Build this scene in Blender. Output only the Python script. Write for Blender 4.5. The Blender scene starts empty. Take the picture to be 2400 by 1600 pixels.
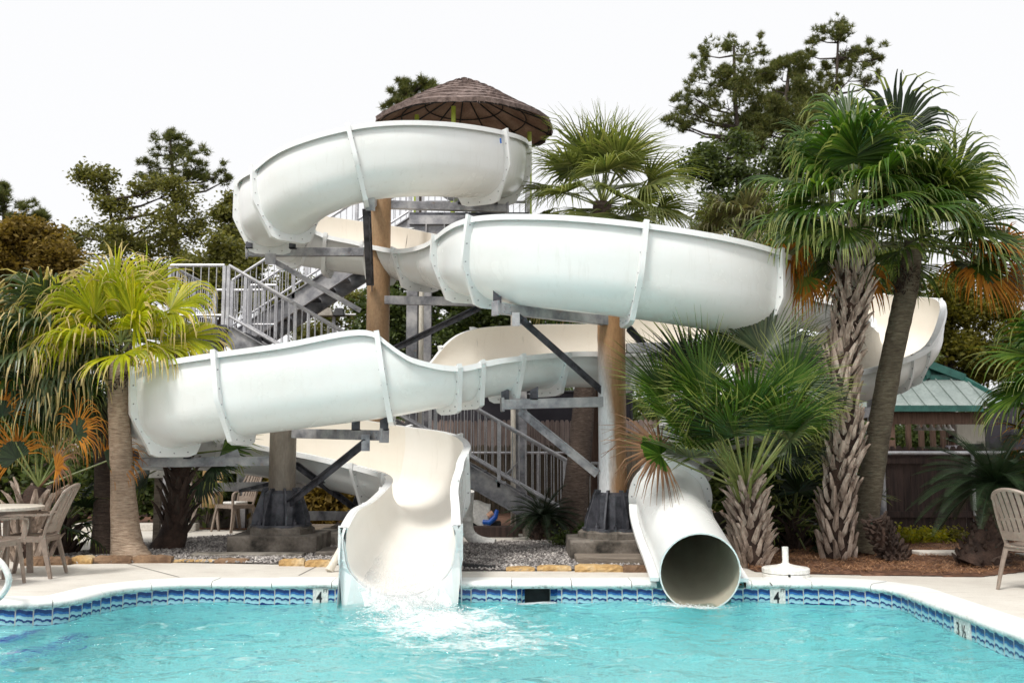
import bpy, bmesh, math, random
from mathutils import Vector, Matrix, noise
V = Vector
R_ = math.radians
scene = bpy.context.scene
col = scene.collection

# ---------------------------------------------------------------- camera
F = 2333.0                       # focal length in pixels of the 2400 px wide photograph
CAM = V((0, 0, 1.35))            # deck is z = 0, water z = -0.24
PITCH = math.atan(250 / F)
cam_d = bpy.data.cameras.new('camera')
cam = bpy.data.objects.new('camera', cam_d)
col.objects.link(cam)
cam.location = CAM
cam.rotation_euler = (math.pi / 2 + PITCH, 0, 0)
cam_d.sensor_width = 36
cam_d.lens = 36 * F / 2400
cam_d.clip_end = 2000
cam_d.clip_start = 0.05
cam_d.dof.use_dof = True
cam_d.dof.focus_distance = 12.3
cam_d.dof.aperture_fstop = 2.4
scene.camera = cam
cp, sp = math.cos(PITCH), math.sin(PITCH)

def ray(px, py):
    x, y = (px - 1200) / F, (800 - py) / F
    return V((x, cp - y * sp, sp + y * cp))

def P(px, py, Y):
    r = ray(px, py)
    return CAM + r * (Y / r.y)

def G(px, py, z=0.0):
    r = ray(px, py)
    return CAM + r * ((z - CAM.z) / r.z)

# ---------------------------------------------------------------- materials
def newmat(name):
    m = bpy.data.materials.new(name)
    m.use_nodes = True
    nt = m.node_tree
    return m, nt, nt.nodes['Principled BSDF'], nt.nodes['Material Output']

def nnode(nt, t, **kw):
    n = nt.nodes.new(t)
    for k, v in kw.items():
        if k in n.inputs: n.inputs[k].default_value = v
        else: setattr(n, k, v)
    return n

def rgba(c): return (c[0], c[1], c[2], 1)

def mixc(nt, fac, a, b, bt='MIX'):
    n = nt.nodes.new('ShaderNodeMix'); n.data_type = 'RGBA'; n.blend_type = bt
    for s, v in ((0, fac), (6, a), (7, b)):
        if hasattr(v, 'links') or hasattr(v, 'is_output'): nt.links.new(v, n.inputs[s])
        else: n.inputs[s].default_value = v if s == 0 else rgba(v)
    return n.outputs[2]

def mathn(nt, op, a, b=None, c=None, clamp=False):
    n = nt.nodes.new('ShaderNodeMath'); n.operation = op; n.use_clamp = clamp
    for i, v in enumerate((a, b, c)):
        if v is None: continue
        if hasattr(v, 'is_output'): nt.links.new(v, n.inputs[i])
        else: n.inputs[i].default_value = v
    return n.outputs[0]

def ramp(nt, fac, stops):
    n = nt.nodes.new('ShaderNodeValToRGB')
    while len(n.color_ramp.elements) < len(stops): n.color_ramp.elements.new(0.5)
    for e, (p, c) in zip(n.color_ramp.elements, stops):
        e.position = p; e.color = rgba(c) if not isinstance(c, (int, float)) else (c, c, c, 1)
    nt.links.new(fac, n.inputs[0])
    return n.outputs[0]

def coords(nt, scale=(1, 1, 1), kind='Object'):
    tc = nt.nodes.new('ShaderNodeTexCoord')
    mp = nt.nodes.new('ShaderNodeMapping'); mp.inputs['Scale'].default_value = scale
    nt.links.new(tc.outputs[kind], mp.inputs[0])
    return mp.outputs[0]

def noisen(nt, vec, scale, detail=4, rough=.55, dist=0):
    n = nnode(nt, 'ShaderNodeTexNoise', Scale=scale, Detail=detail, Roughness=rough, Distortion=dist)
    nt.links.new(vec, n.inputs['Vector'])
    return n.outputs['Fac']

def bump(nt, bs, h, strength=.3, dist=.02):
    b = nnode(nt, 'ShaderNodeBump', Strength=strength, Distance=dist)
    nt.links.new(h, b.inputs['Height']); nt.links.new(b.outputs[0], bs.inputs['Normal'])

def mat(name, c1, c2=None, scale=4, rough=.6, bmp=0, metal=0, stretch=(1, 1, 1), c3=None, lo=.35, hi=.65, fine=None, spec=.5, coat=0):
    """two- or three-tone surface broken up by noise"""
    m, nt, bs, out = newmat(name)
    bs.inputs['Roughness'].default_value = rough
    bs.inputs['Metallic'].default_value = metal
    bs.inputs['Specular IOR Level'].default_value = spec
    bs.inputs['Coat Weight'].default_value = coat
    v = coords(nt, stretch)
    f = noisen(nt, v, scale, 6, .6)
    stops = [(lo, c1), (hi, c2 or c1)] if not c3 else [(lo, c1), ((lo + hi) / 2, c2), (hi, c3)]
    c = ramp(nt, f, stops)
    f2 = noisen(nt, v, (fine or scale * 9), 3, .6)
    c = mixc(nt, 1.0, c, ramp(nt, f2, [(.3, .78), (.7, 1.12)]), 'MULTIPLY')
    nt.links.new(c, bs.inputs['Base Color'])
    r = mathn(nt, 'MULTIPLY_ADD', f2, .25, rough - .12, True)
    nt.links.new(r, bs.inputs['Roughness'])
    if bmp: bump(nt, bs, f2, bmp, .02)
    return m

def leafmat(name, c1, c2, rough=.38, trans=.3, spec=.5, c3=None):
    """leaf: every leaflet (mesh island) gets its own tone; some light passes through"""
    m, nt, bs, out = newmat(name)
    g = nt.nodes.new('ShaderNodeNewGeometry')
    c = ramp(nt, g.outputs['Random Per Island'], [(0, c1), (1, c2)] if not c3 else [(0, c1), (.7, c2), (1, c3)])
    v = coords(nt)
    c = mixc(nt, 1.0, c, ramp(nt, noisen(nt, v, 3, 3), [(.3, .7), (.7, 1.25)]), 'MULTIPLY')
    nt.links.new(c, bs.inputs['Base Color'])
    bs.inputs['Roughness'].default_value = rough
    bs.inputs['Specular IOR Level'].default_value = spec
    tr = nt.nodes.new('ShaderNodeBsdfTranslucent')
    nt.links.new(mixc(nt, 1.0, c, (1.5, 1.5, .8), 'MULTIPLY'), tr.inputs[0])
    mx = nnode(nt, 'ShaderNodeMixShader', Fac=trans)
    nt.links.new(bs.outputs[0], mx.inputs[1]); nt.links.new(tr.outputs[0], mx.inputs[2])
    nt.links.new(mx.outputs[0], out.inputs[0])
    return m

M = {}
def slidemat(name, base, dirt, rough=.22):
    m, nt, bs, out = newmat(name)
    v = coords(nt)
    f = noisen(nt, v, 1.3, 5, .6)
    c = mixc(nt, mathn(nt, 'MULTIPLY', ramp(nt, f, [(.42, 0.0), (.8, 1.0)]), .5), base, dirt)
    vs = coords(nt, (6, 6, .7))
    st = noisen(nt, vs, 2.2, 4, .7)
    c = mixc(nt, mathn(nt, 'MULTIPLY', ramp(nt, st, [(.56, 0.0), (.80, 1.0)]), .34), c, tuple(x * .82 for x in dirt))
    f3 = noisen(nt, v, 42, 2, .5)
    c = mixc(nt, mathn(nt, 'MULTIPLY', ramp(nt, f3, [(.72, 0.0), (.8, 1.0)]), .3), c, (.35, .33, .28))
    nt.links.new(c, bs.inputs['Base Color'])
    nt.links.new(mathn(nt, 'MULTIPLY_ADD', f, .25, rough - .1, True), bs.inputs['Roughness'])
    bump(nt, bs, noisen(nt, coords(nt, (1, 1, 3)), 7, 3), .06, .02)
    return m
M['shell'] = slidemat('white_gelcoat', (.80, .81, .80), (.70, .69, .64))
M['inner'] = slidemat('cream_gelcoat', (.80, .755, .675), (.70, .63, .53), .36)
M['chute'] = slidemat('bleached_gelcoat', (.81, .785, .735), (.74, .70, .63), .32)
M['lip'] = slidemat('lip_gelcoat', (.82, .83, .83), (.68, .68, .64))
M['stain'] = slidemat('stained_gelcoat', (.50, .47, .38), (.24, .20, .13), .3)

def steelmat():
    m, nt, bs, out = newmat('galvanised_steel')
    v = coords(nt)
    f = noisen(nt, v, 3.2, 6, .65)
    c = ramp(nt, f, [(.30, (.09, .092, .108)), (.48, (.30, .30, .32)), (.66, (.52, .51, .51))])
    rs = noisen(nt, v, 5.5, 5, .7)
    c = mixc(nt, mathn(nt, 'MULTIPLY', ramp(nt, rs, [(.62, 0.0), (.75, 1.0)]), .55), c, (.30, .19, .10))
    nt.links.new(c, bs.inputs['Base Color'])
    bs.inputs['Metallic'].default_value = .25
    nt.links.new(mathn(nt, 'MULTIPLY_ADD', f, .4, .28, True), bs.inputs['Roughness'])
    return m
M['steel'] = steelmat()
M['dark_steel'] = mat('weathered_dark_steel', (.025, .028, .035), (.12, .12, .14), 6, .5, metal=.3)
M['rail'] = mat('galvanised_tube', (.42, .42, .45), (.64, .64, .66), 5, .42, metal=.3)
M['brown_paint'] = mat('brown_column_paint', (.32, .19, .095), (.36, .23, .125), 2.5, .5, stretch=(2, 2, .8))
M['grey_paint'] = mat('grey_brown_column_paint', (.15, .125, .10), (.24, .205, .165), 2.2, .55, stretch=(2, 2, .6))

def whitesidemat():
    """brown paint blended to white on its left side, mostly low down"""
    m, nt, bs, out = newmat('brown_paint_white_side')
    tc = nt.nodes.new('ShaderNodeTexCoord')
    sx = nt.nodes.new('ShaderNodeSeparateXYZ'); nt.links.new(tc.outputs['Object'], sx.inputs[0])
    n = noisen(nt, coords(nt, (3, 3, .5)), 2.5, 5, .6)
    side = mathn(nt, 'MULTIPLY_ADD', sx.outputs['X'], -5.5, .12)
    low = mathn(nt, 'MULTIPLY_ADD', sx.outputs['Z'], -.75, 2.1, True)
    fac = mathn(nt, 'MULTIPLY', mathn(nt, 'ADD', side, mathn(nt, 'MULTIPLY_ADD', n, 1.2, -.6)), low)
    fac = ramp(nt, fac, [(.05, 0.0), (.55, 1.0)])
    c = mixc(nt, fac, (.34, .185, .085), (.74, .75, .76))  # brown turns white towards the left and the bottom, edge broken by noise
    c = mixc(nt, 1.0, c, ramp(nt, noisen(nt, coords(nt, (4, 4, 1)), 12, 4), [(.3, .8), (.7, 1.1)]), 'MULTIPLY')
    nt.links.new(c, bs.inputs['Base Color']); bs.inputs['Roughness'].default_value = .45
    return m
M['white_side_brown'] = whitesidemat()
M['concrete'] = mat('old_concrete', (.10, .09, .075), (.30, .27, .23), 3.5, .9, .5, c3=(.36, .33, .29))
M['dark_concrete'] = mat('mossy_concrete', (.025, .022, .018), (.14, .12, .10), 3.2, .9, .5, c3=(.24, .21, .18))
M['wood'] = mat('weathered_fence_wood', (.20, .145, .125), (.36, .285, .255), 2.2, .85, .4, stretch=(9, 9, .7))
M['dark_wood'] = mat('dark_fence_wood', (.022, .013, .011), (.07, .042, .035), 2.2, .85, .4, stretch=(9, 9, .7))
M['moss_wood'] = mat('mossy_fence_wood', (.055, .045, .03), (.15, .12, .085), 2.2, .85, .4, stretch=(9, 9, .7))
M['timber'] = mat('old_timber', (.15, .12, .095), (.31, .26, .21), 2.4, .9, .5, stretch=(.8, 9, 9))
M['post_wood'] = mat('brown_post_wood', (.08, .045, .03), (.17, .10, .07), 3, .8, .3, stretch=(8, 8, .8))
M['plastic'] = mat('taupe_resin', (.24, .185, .15), (.30, .24, .195), 3, .4)
M['table_plastic'] = mat('pale_resin', (.62, .56, .48), (.7, .64, .56), 3, .4)
M['white_plastic'] = mat('white_resin', (.78, .76, .71), (.84, .83, .79), 3, .4)
M['pipe_cream'] = mat('cream_pvc', (.62, .57, .48), (.76, .71, .62), 2, .45, stretch=(3, 3, .5))
M['pipe_white'] = mat('white_pvc', (.72, .71, .67), (.84, .83, .80), 3, .4)
M['green_roof'] = mat('pale_green_metal_roof', (.225, .268, .252), (.30, .345, .328), 1.5, .45, metal=.15)
M['green_trim'] = mat('dark_green_trim', (.012, .07, .058), (.03, .13, .105), 3, .4)
M['thatch'] = mat('grey_thatch', (.12, .085, .075), (.33, .25, .225), 2.0, .95, .8, stretch=(5, 5, 5), fine=34)
M['thatch_in'] = mat('brown_thatch_underside', (.30, .18, .13), (.48, .32, .24), 3, .95, .8, fine=30)
M['bamboo'] = mat('lime_bamboo', (.36, .46, .05), (.44, .52, .09), 4, .4)
M['black'] = mat('black_fittings', (.008, .008, .01), (.03, .03, .032), 6, .6)
M['screen'] = mat('dark_windscreen_mesh', (.018, .016, .022), (.05, .045, .055), 1.2, .9, .4, fine=90)
M['trunk_smooth'] = None
def trunkmat(name, c1, c2, c3, ring=32):
    m, nt, bs, out = newmat(name)
    v = coords(nt, (5, 5, ring * .9))
    f = noisen(nt, v, 2.0, 7, .72, .15)
    c = ramp(nt, f, [(.3, c1), (.5, c2), (.68, c3)])
    p = noisen(nt, coords(nt, (1, 1, .5)), 2.4, 4)
    c = mixc(nt, 1.0, c, ramp(nt, p, [(.3, .6), (.7, 1.25)]), 'MULTIPLY')
    nt.links.new(c, bs.inputs['Base Color']); bs.inputs['Roughness'].default_value = .9
    bump(nt, bs, f, .9, .03)
    return m
M['trunk_tan'] = trunkmat('tan_ringed_bark', (.18, .12, .085), (.43, .315, .225), (.60, .47, .36))
M['trunk_green'] = trunkmat('mossy_ringed_bark', (.07, .052, .04), (.165, .138, .092), (.27, .235, .165), 26)
M['trunk_dark'] = trunkmat('dark_ringed_bark', (.035, .022, .016), (.085, .058, .045), (.16, .12, .095), 30)
M['trunk_fibre'] = mat('dark_palm_fibre', (.02, .011, .008), (.085, .05, .036), 5, .95, .9)
M['boot'] = mat('grey_brown_leaf_base', (.14, .10, .075), (.43, .335, .27), 3, .85, .6, c3=(.66, .55, .46), stretch=(4, 4, 1))
M['boot_dark'] = mat('dark_leaf_base', (.03, .018, .013), (.10, .066, .05), 3, .9, .6)
M['stone_tan'] = mat('tawny_sandstone', (.30, .17, .065), (.50, .32, .13), 3.5, .85, .5, c3=(.58, .45, .27))
M['stone_brown'] = mat('brown_sandstone', (.13, .072, .04), (.30, .19, .11), 3.5, .85, .5)
M['bark'] = mat('tree_bark', (.035, .026, .022), (.09, .068, .055), 3, .95, .6, stretch=(3, 3, .7))
M['paver'] = mat('pale_paver', (.55, .51, .45), (.68, .64, .58), 3, .85, .2)
M['skin'] = mat('skin', (.12, .06, .04), (.15, .08, .05), 5, .5)
M['shirt'] = mat('white_shirt', (.55, .53, .60), (.65, .63, .7), 6, .8)
M['hair'] = mat('black_hair', (.008, .006, .005), (.015, .012, .01), 20, .5)
M['trousers'] = mat('dark_trousers', (.03, .03, .05), (.05, .05, .08), 8, .8)

M['fan_yellow'] = leafmat('yellow_green_frond', (.20, .25, .004), (.40, .41, .008), .42, .4, .3, c3=(.48, .42, .03))
M['fan_green'] = leafmat('green_frond', (.022, .048, .007), (.062, .105, .015), .36, .34, .35, c3=(.15, .19, .035))
M['fan_deep'] = leafmat('deep_green_frond', (.022, .060, .006), (.060, .128, .014), .36, .34, .35, c3=(.14, .21, .03))
M['fan_pale'] = leafmat('pale_yellow_green_frond', (.075, .105, .028), (.19, .22, .065), .35, .36, .5, c3=(.30, .29, .12))
M['fan_blue'] = leafmat('grey_green_frond', (.032, .055, .022), (.09, .125, .052), .35, .28, .5, c3=(.20, .21, .10))
M['fan_dark'] = leafmat('dark_frond', (.010, .022, .008), (.030, .055, .018), .4, .22, .4)
M['fan_lime'] = leafmat('lime_frond', (.10, .16, .02), (.2, .24, .03), .4, .35, .4)
M['fan_dull'] = leafmat('olive_dry_frond', (.09, .095, .045), (.20, .175, .095), .55, .25, .3)
M['fan_orange'] = leafmat('orange_dead_frond', (.26, .095, .012), (.50, .21, .025), .6, .3, .2)
M['fan_brown'] = leafmat('brown_dead_frond', (.12, .062, .036), (.28, .165, .10), .65, .25, .2)
M['tip_tan'] = leafmat('tan_frond_tip', (.44, .36, .13), (.62, .49, .26), .6, .3, .2)
M['tip_pale'] = leafmat('pale_frond_tip', (.16, .20, .05), (.28, .31, .10), .45, .35, .3)
M['petiole'] = mat('green_petiole', (.10, .14, .03), (.20, .22, .06), 4, .45)
M['cycad'] = leafmat('cycad_leaflet', (.010, .022, .009), (.026, .048, .018), .45, .15, .35)
M['pine'] = leafmat('pine_needle', (0.058, 0.078, 0.023), (0.143, 0.163, 0.047), .5, .35, .3, c3=(0.208, 0.182, 0.072))
M['oak_leaf'] = leafmat('dark_broad_leaf', (0.039, 0.065, 0.018), (0.111, 0.143, 0.039), .45, .35, .4)
M['olive_leaf'] = leafmat('olive_leaf', (0.088, 0.101, 0.024), (0.216, 0.203, 0.054), .5, .35, .3)
M['rust_leaf'] = leafmat('rusty_leaf', (.13, .095, .022), (.27, .185, .045), .55, .35, .2)
M['lime_leaf'] = leafmat('yellow_green_leaf', (.085, .090, .012), (.21, .18, .026), .5, .38, .3)
M['yellow_leaf'] = leafmat('bright_yellow_leaf', (.20, .23, .015), (.42, .36, .03), .45, .35, .3)

# ---------------------------------------------------------------- mesh helpers
class MB:
    def __init__(s): s.v = []; s.f = []; s.m = []; s.uv = {}
    def add(s, vs, fs, mi=0):
        o = len(s.v); s.v += [V(p) for p in vs]
        for f in fs: s.f.append([i + o for i in f]); s.m.append(mi)
    def box(s, c, size, rot=None, mi=0, taper=1.0):
        x, y, z = size[0] / 2, size[1] / 2, size[2] / 2
        vs = [V((sx * x * (taper if sz > 0 else 1), sy * y * (taper if sz > 0 else 1), sz * z)) for sz in (-1, 1) for sy in (-1, 1) for sx in (-1, 1)]
        if rot is not None: vs = [rot @ p for p in vs]
        vs = [p + V(c) for p in vs]
        s.add(vs, [(0, 2, 3, 1), (4, 5, 7, 6), (0, 1, 5, 4), (2, 6, 7, 3), (0, 4, 6, 2), (1, 3, 7, 5)], mi)
    def beam(s, a, b, w, h, up=(0, 0, 1), mi=0):
        a, b = V(a), V(b); d = (b - a); L = d.length; d = d / L
        up = V(up)
        if abs(d.dot(up)) > .98: up = V((0, 1, 0))
        sx = d.cross(up).normalized(); uz = sx.cross(d)
        r = Matrix((sx, d, uz)).transposed()
        s.box((a + b) / 2, (w, L, h), r, mi)
    def tube(s, path, rad, n=10, mi=0, cap=True, jit=0, rng=None):
        path = [V(p) for p in path]
        if isinstance(rad, (int, float)): rad = [rad] * len(path)
        o = len(s.v); t0 = (path[1] - path[0]).normalized()
        u = t0.cross(V((0, 0, 1)))
        if u.length < .05: u = t0.cross(V((0, 1, 0)))
        u.normalize()
        for i, p in enumerate(path):
            t = (path[min(i + 1, len(path) - 1)] - path[max(i - 1, 0)]).normalized()
            u = (u - t * u.dot(t)).normalized(); w = t.cross(u)
            for k in range(n):
                a = 2 * math.pi * k / n
                rr = rad[i] * (1 + (rng.uniform(-jit, jit) if jit else 0))
                s.v.append(p + (u * math.cos(a) + w * math.sin(a)) * rr)
        for i in range(len(path) - 1):
            for k in range(n):
                k2 = (k + 1) % n
                s.f.append([o + i * n + k, o + i * n + k2, o + (i + 1) * n + k2, o + (i + 1) * n + k]); s.m.append(mi)
        if cap:
            s.f.append([o + k for k in range(n)][::-1]); s.m.append(mi)
            s.f.append([o + (len(path) - 1) * n + k for k in range(n)]); s.m.append(mi)
    def lathe(s, c, prof, n=24, mi=0):
        c = V(c); o = len(s.v)
        for r, z in prof:
            for k in range(n):
                a = 2 * math.pi * k / n
                s.v.append(c + V((r * math.cos(a), r * math.sin(a), z)))
        for i in range(len(prof) - 1):
            for k in range(n):
                k2 = (k + 1) % n
                s.f.append([o + i * n + k, o + i * n + k2, o + (i + 1) * n + k2, o + (i + 1) * n + k]); s.m.append(mi)
        s.f.append([o + k for k in range(n)][::-1]); s.m.append(mi)
        s.f.append([o + (len(prof) - 1) * n + k for k in range(n)]); s.m.append(mi)
    def prism(s, poly, axis_a, axis_b, axis_n, org, th, mi=0):
        """polygon in plane (a,b) extruded th along n"""
        o = len(s.v); k = len(poly); A, B, N, O = V(axis_a), V(axis_b), V(axis_n), V(org)
        for t in (0, th): s.v += [O + A * p[0] + B * p[1] + N * t for p in poly]
        s.f.append([o + i for i in range(k)][::-1]); s.m.append(mi)
        s.f.append([o + k + i for i in range(k)]); s.m.append(mi)
        for i in range(k):
            j = (i + 1) % k
            s.f.append([o + i, o + j, o + k + j, o + k + i]); s.m.append(mi)
    def build(s, name, mats, parent=None, smooth=False, bevel=0, angle=40):
        if not isinstance(mats, (list, tuple)): mats = [mats]
        off = V((0, 0, 0)); q = parent
        while q is not None: off += q.location; q = q.parent
        me = bpy.data.meshes.new(name)
        me.from_pydata([p - off for p in s.v], [], s.f)
        for m in mats: me.materials.append(m)
        if len(mats) > 1: me.polygons.foreach_set('material_index', s.m)
        if smooth: me.shade_smooth() if hasattr(me, 'shade_smooth') else None
        o = bpy.data.objects.new(name, me); col.objects.link(o)
        if parent is not None: o.parent = parent
        if smooth and angle < 180: me.set_sharp_from_angle(angle=R_(angle))
        if bevel:
            b = o.modifiers.new('bevel', 'BEVEL'); b.width = bevel; b.segments = 2; b.limit_method = 'ANGLE'; b.angle_limit = R_(40)
        return o

def tag(o, label=None, cat=None, group=None, kind=None):
    if label: o['label'] = label
    if cat: o['category'] = cat
    if group: o['group'] = group
    if kind: o['kind'] = kind
    return o

def thing(name, label, cat, loc=(0, 0, 0), group=None):
    o = bpy.data.objects.new(name, None); col.objects.link(o); o.location = loc
    o.empty_display_size = .1
    return tag(o, label, cat, group)

def copy_tree(o, parent=None):
    c = o.copy(); col.objects.link(c); c.parent = parent
    for ch in list(o.children): copy_tree(ch, c)
    return c

def rod(mb, a, b, r=.012, n=6, mi=0): mb.tube([a, b], r, n, mi)

def catmull(pts, per):
    """list of tuples -> smooth list of (param, tuple)"""
    out = []; n = len(pts)
    for i in range(n - 1):
        p0, p1, p2, p3 = pts[max(i - 1, 0)], pts[i], pts[i + 1], pts[min(i + 2, n - 1)]
        for k in range(per):
            t = k / per
            out.append((i + t, tuple(.5 * (2 * b + (c - a) * t + (2 * a - 5 * b + 4 * c - d) * t * t + (3 * b - a - 3 * c + d) * t ** 3) for a, b, c, d in zip(p0, p1, p2, p3))))
    out.append((n - 1, tuple(pts[-1])))
    return out
# ---------------------------------------------------------------- sky and sun
world = bpy.data.worlds.new('World'); scene.world = world; world.use_nodes = True
wt = world.node_tree; bg = wt.nodes['Background']
sky = wt.nodes.new('ShaderNodeTexSky'); sky.sky_type = 'NISHITA'; sky.sun_disc = False
sky.sun_elevation = R_(56); sky.sun_rotation = R_(215); sky.air_density = 1.0; sky.dust_density = 4
bw = wt.nodes.new('ShaderNodeRGBToBW'); wt.links.new(sky.outputs[0], bw.inputs[0])
wt.links.new(mixc(wt, .86, bw.outputs[0], (9.3, 9.35, 9.5)), bg.inputs[0])      # a white overcast layer over the clear sky
bg.inputs[1].default_value = .088
sd = bpy.data.lights.new('sun', 'SUN'); sd.energy = 2.3; sd.angle = R_(14); sd.color = (1, .96, .9)
so = bpy.data.objects.new('sun', sd); col.objects.link(so); so.rotation_euler = (R_(34), 0, R_(-35)); so.location = (-10, -10, 20)
scene.view_settings.view_transform = 'Standard'; scene.view_settings.look = 'None'
scene.view_settings.exposure = 0.42; scene.view_settings.gamma = 1
scene.render.engine = 'CYCLES'
scene.cycles.use_denoising = True
scene.cycles.max_bounces = 8; scene.cycles.transmission_bounces = 6; scene.cycles.transparent_max_bounces = 8
scene.cycles.sample_clamp_indirect = 6

# ---------------------------------------------------------------- pool outline
def fillet(pts, n=10):
    out = []
    k = len(pts)
    for i in range(k):
        x, y, r = pts[i]; p = V((x, y)); a = V(pts[i - 1][:2]); b = V(pts[(i + 1) % k][:2])
        da, db = (a - p).normalized(), (b - p).normalized()
        ang = da.angle(db); t = r / math.tan(ang / 2)
        c = p + (da + db).normalized() * (r / math.sin(ang / 2))
        s, e = p + da * t - c, p + db * t - c
        sw = s.angle_signed(e)
        for j in range(n + 1):
            q = s.copy(); th = -sw * j / n
            q = V((s.x * math.cos(th) - s.y * math.sin(th), s.x * math.sin(th) + s.y * math.cos(th)))
            out.append(c + q)
    return out
POOL = fillet([(3.74, 1.2, .3), (3.74, 10.3, .62), (-3.80, 10.3, .75), (-4.0, 9.0, .4), (-7.5, 9.0, .4), (-7.5, 1.2, .3)])
def densify(pl, step):
    out = []
    for i, p in enumerate(pl):
        q = pl[(i + 1) % len(pl)]; n = max(1, int((q - p).length / step))
        for j in range(n): out.append(p.lerp(q, j / n))
    return out
OUT = densify(POOL, .05)
NO = len(OUT)
def normal_at(i):
    t = OUT[(i + 1) % NO] - OUT[i - 1]
    return V((t.y, -t.x)).normalized()       # outward (the outline runs counter-clockwise)
NRM = [normal_at(i) for i in range(NO)]
S = [0]
for i in range(NO): S.append(S[-1] + (OUT[(i + 1) % NO] - OUT[i]).length)
def off(i, d): i %= NO; return OUT[i] + NRM[i] * d
SLOTS = ((-1.70, -.58, .80), (1.47, 2.33, 1.16))      # where the chute and the tube cross the pool edge the coping is cut away
def slot(i, m=0):
    i %= NO
    for a, b, d in SLOTS:
        if abs(OUT[i].y - 10.3) < .02 and a + m < OUT[i].x < b - m: return d
    return 0

def ring(name, d0, z, far, mats, rect=None, kind='structure'):
    mb = MB(); c = V((-1.2, 5.8))
    vs = []
    for i in range(NO):
        p = off(i, max(d0, slot(i))); dv = (OUT[i] - c).normalized()
        if rect:
            tx = ((rect[1] if dv.x > 0 else rect[0]) - c.x) / dv.x if abs(dv.x) > 1e-6 else 1e9
            ty = ((rect[3] if dv.y > 0 else rect[2]) - c.y) / dv.y if abs(dv.y) > 1e-6 else 1e9
            q = c + dv * min(tx, ty)
        else: q = c + dv * far
        p2 = off(i, 1.32) if abs(OUT[i].y - 10.3) < .02 else p.lerp(q, .01)      # behind the back wall the sheet first runs straight out past the slide recesses
        vs += [V((p.x, p.y, z)), V((p2.x, p2.y, z)), V((q.x, q.y, z))]
    k = len(vs) // 3
    mb.add(vs, [f for i in range(k) for j in [(i + 1) % k] for f in ((3 * i, 3 * i + 1, 3 * j + 1, 3 * j), (3 * i + 1, 3 * i + 2, 3 * j + 2, 3 * j + 1))])
    o = mb.build(name, mats); tag(o, kind=kind); return o

M['earth'] = mat('leaf_litter_earth', (.03, .022, .014), (.10, .07, .045), 1.2, .95, .5, c3=(.09, .085, .03), fine=20)
def deckmat():
    m, nt, bs, out = newmat('pale_deck_concrete')
    v = coords(nt)
    f = noisen(nt, v, 1.1, 6, .65)
    c = ramp(nt, f, [(.3, (.55, .51, .455)), (.5, (.63, .595, .535)), (.72, (.69, .655, .60))])
    st = noisen(nt, coords(nt, (1, 4, 1)), 3.2, 5, .7)
    c = mixc(nt, mathn(nt, 'MULTIPLY', ramp(nt, st, [(.54, 0.0), (.74, 1.0)]), .55), c, (.36, .31, .25))
    c = mixc(nt, 1.0, c, ramp(nt, noisen(nt, v, 70, 2), [(.3, .9), (.7, 1.06)]), 'MULTIPLY')
    nt.links.new(c, bs.inputs['Base Color']); bs.inputs['Roughness'].default_value = .85
    bump(nt, bs, noisen(nt, v, 60, 3), .2, .01)
    return m
M['deck'] = deckmat()
ring('ground', .36, -.008, 900, M['earth'])
ring('pool_deck', .30, 0.0, 0, M['deck'], (-14, 14, -8, 18.0))
# control joints in the deck: shallow dark grooves laid as thin strips
jm = mat('dark_joint', (.05, .045, .04), (.12, .11, .10), 8, .9)
mb = MB()
for a, b in ((G(700, 1348), G(760, 1318)), (G(290, 1318), G(420, 1352)), (G(1790, 1345), G(1810, 1372)), (G(2030, 1360), G(2330, 1440))):
    d = (b - a).normalized(); s_ = V((-d.y, d.x, 0)) * .006
    z = V((0, 0, .003)); mb.add([a - s_ + z, b - s_ + z, b + s_ + z, a + s_ + z], [(0, 1, 2, 3)])
tag(mb.build('deck_joint', jm), kind='structure')

# coping, cast in blocks with dark open joints
def copemat():
    m, nt, bs, out = newmat('white_coping_paint')
    v = coords(nt)
    sx = nt.nodes.new('ShaderNodeSeparateXYZ'); nt.links.new(v, sx.inputs[0])
    c = mixc(nt, ramp(nt, noisen(nt, v, 2.5, 5), [(.35, 0.0), (.75, 1.0)]), (.80, .80, .78), (.68, .70, .67))
    low = ramp(nt, mathn(nt, 'MULTIPLY_ADD', sx.outputs['Z'], -12, .1), [(.15, 0.0), (1, 1.0)])     # algae along the drip edge
    n = noisen(nt, v, 17, 6, .75)
    n2 = noisen(nt, v, 1.6, 3)
    g = mathn(nt, 'MULTIPLY', low, ramp(nt, mathn(nt, 'ADD', n, mathn(nt, 'MULTIPLY_ADD', n2, .6, -.3)), [(.48, 0.0), (.62, 1.0)]))
    c = mixc(nt, g, c, (.035, .05, .035))
    nt.links.new(c, bs.inputs['Base Color']); bs.inputs['Roughness'].default_value = .6
    bump(nt, bs, n, .25, .01)
    return m
M['coping'] = copemat()
prof = [(.31, -.02), (.31, .010), (.02, .012), (-.005, .009), (-.022, 0), (-.034, -.012), (-.038, -.026), (-.034, -.044), (-.020, -.056), (-.004, -.062), (.31, -.062)]
mb = MB(); cuts = []
L = .61; rngc = random.Random(4)
nb = round(S[NO] / L)
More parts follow.
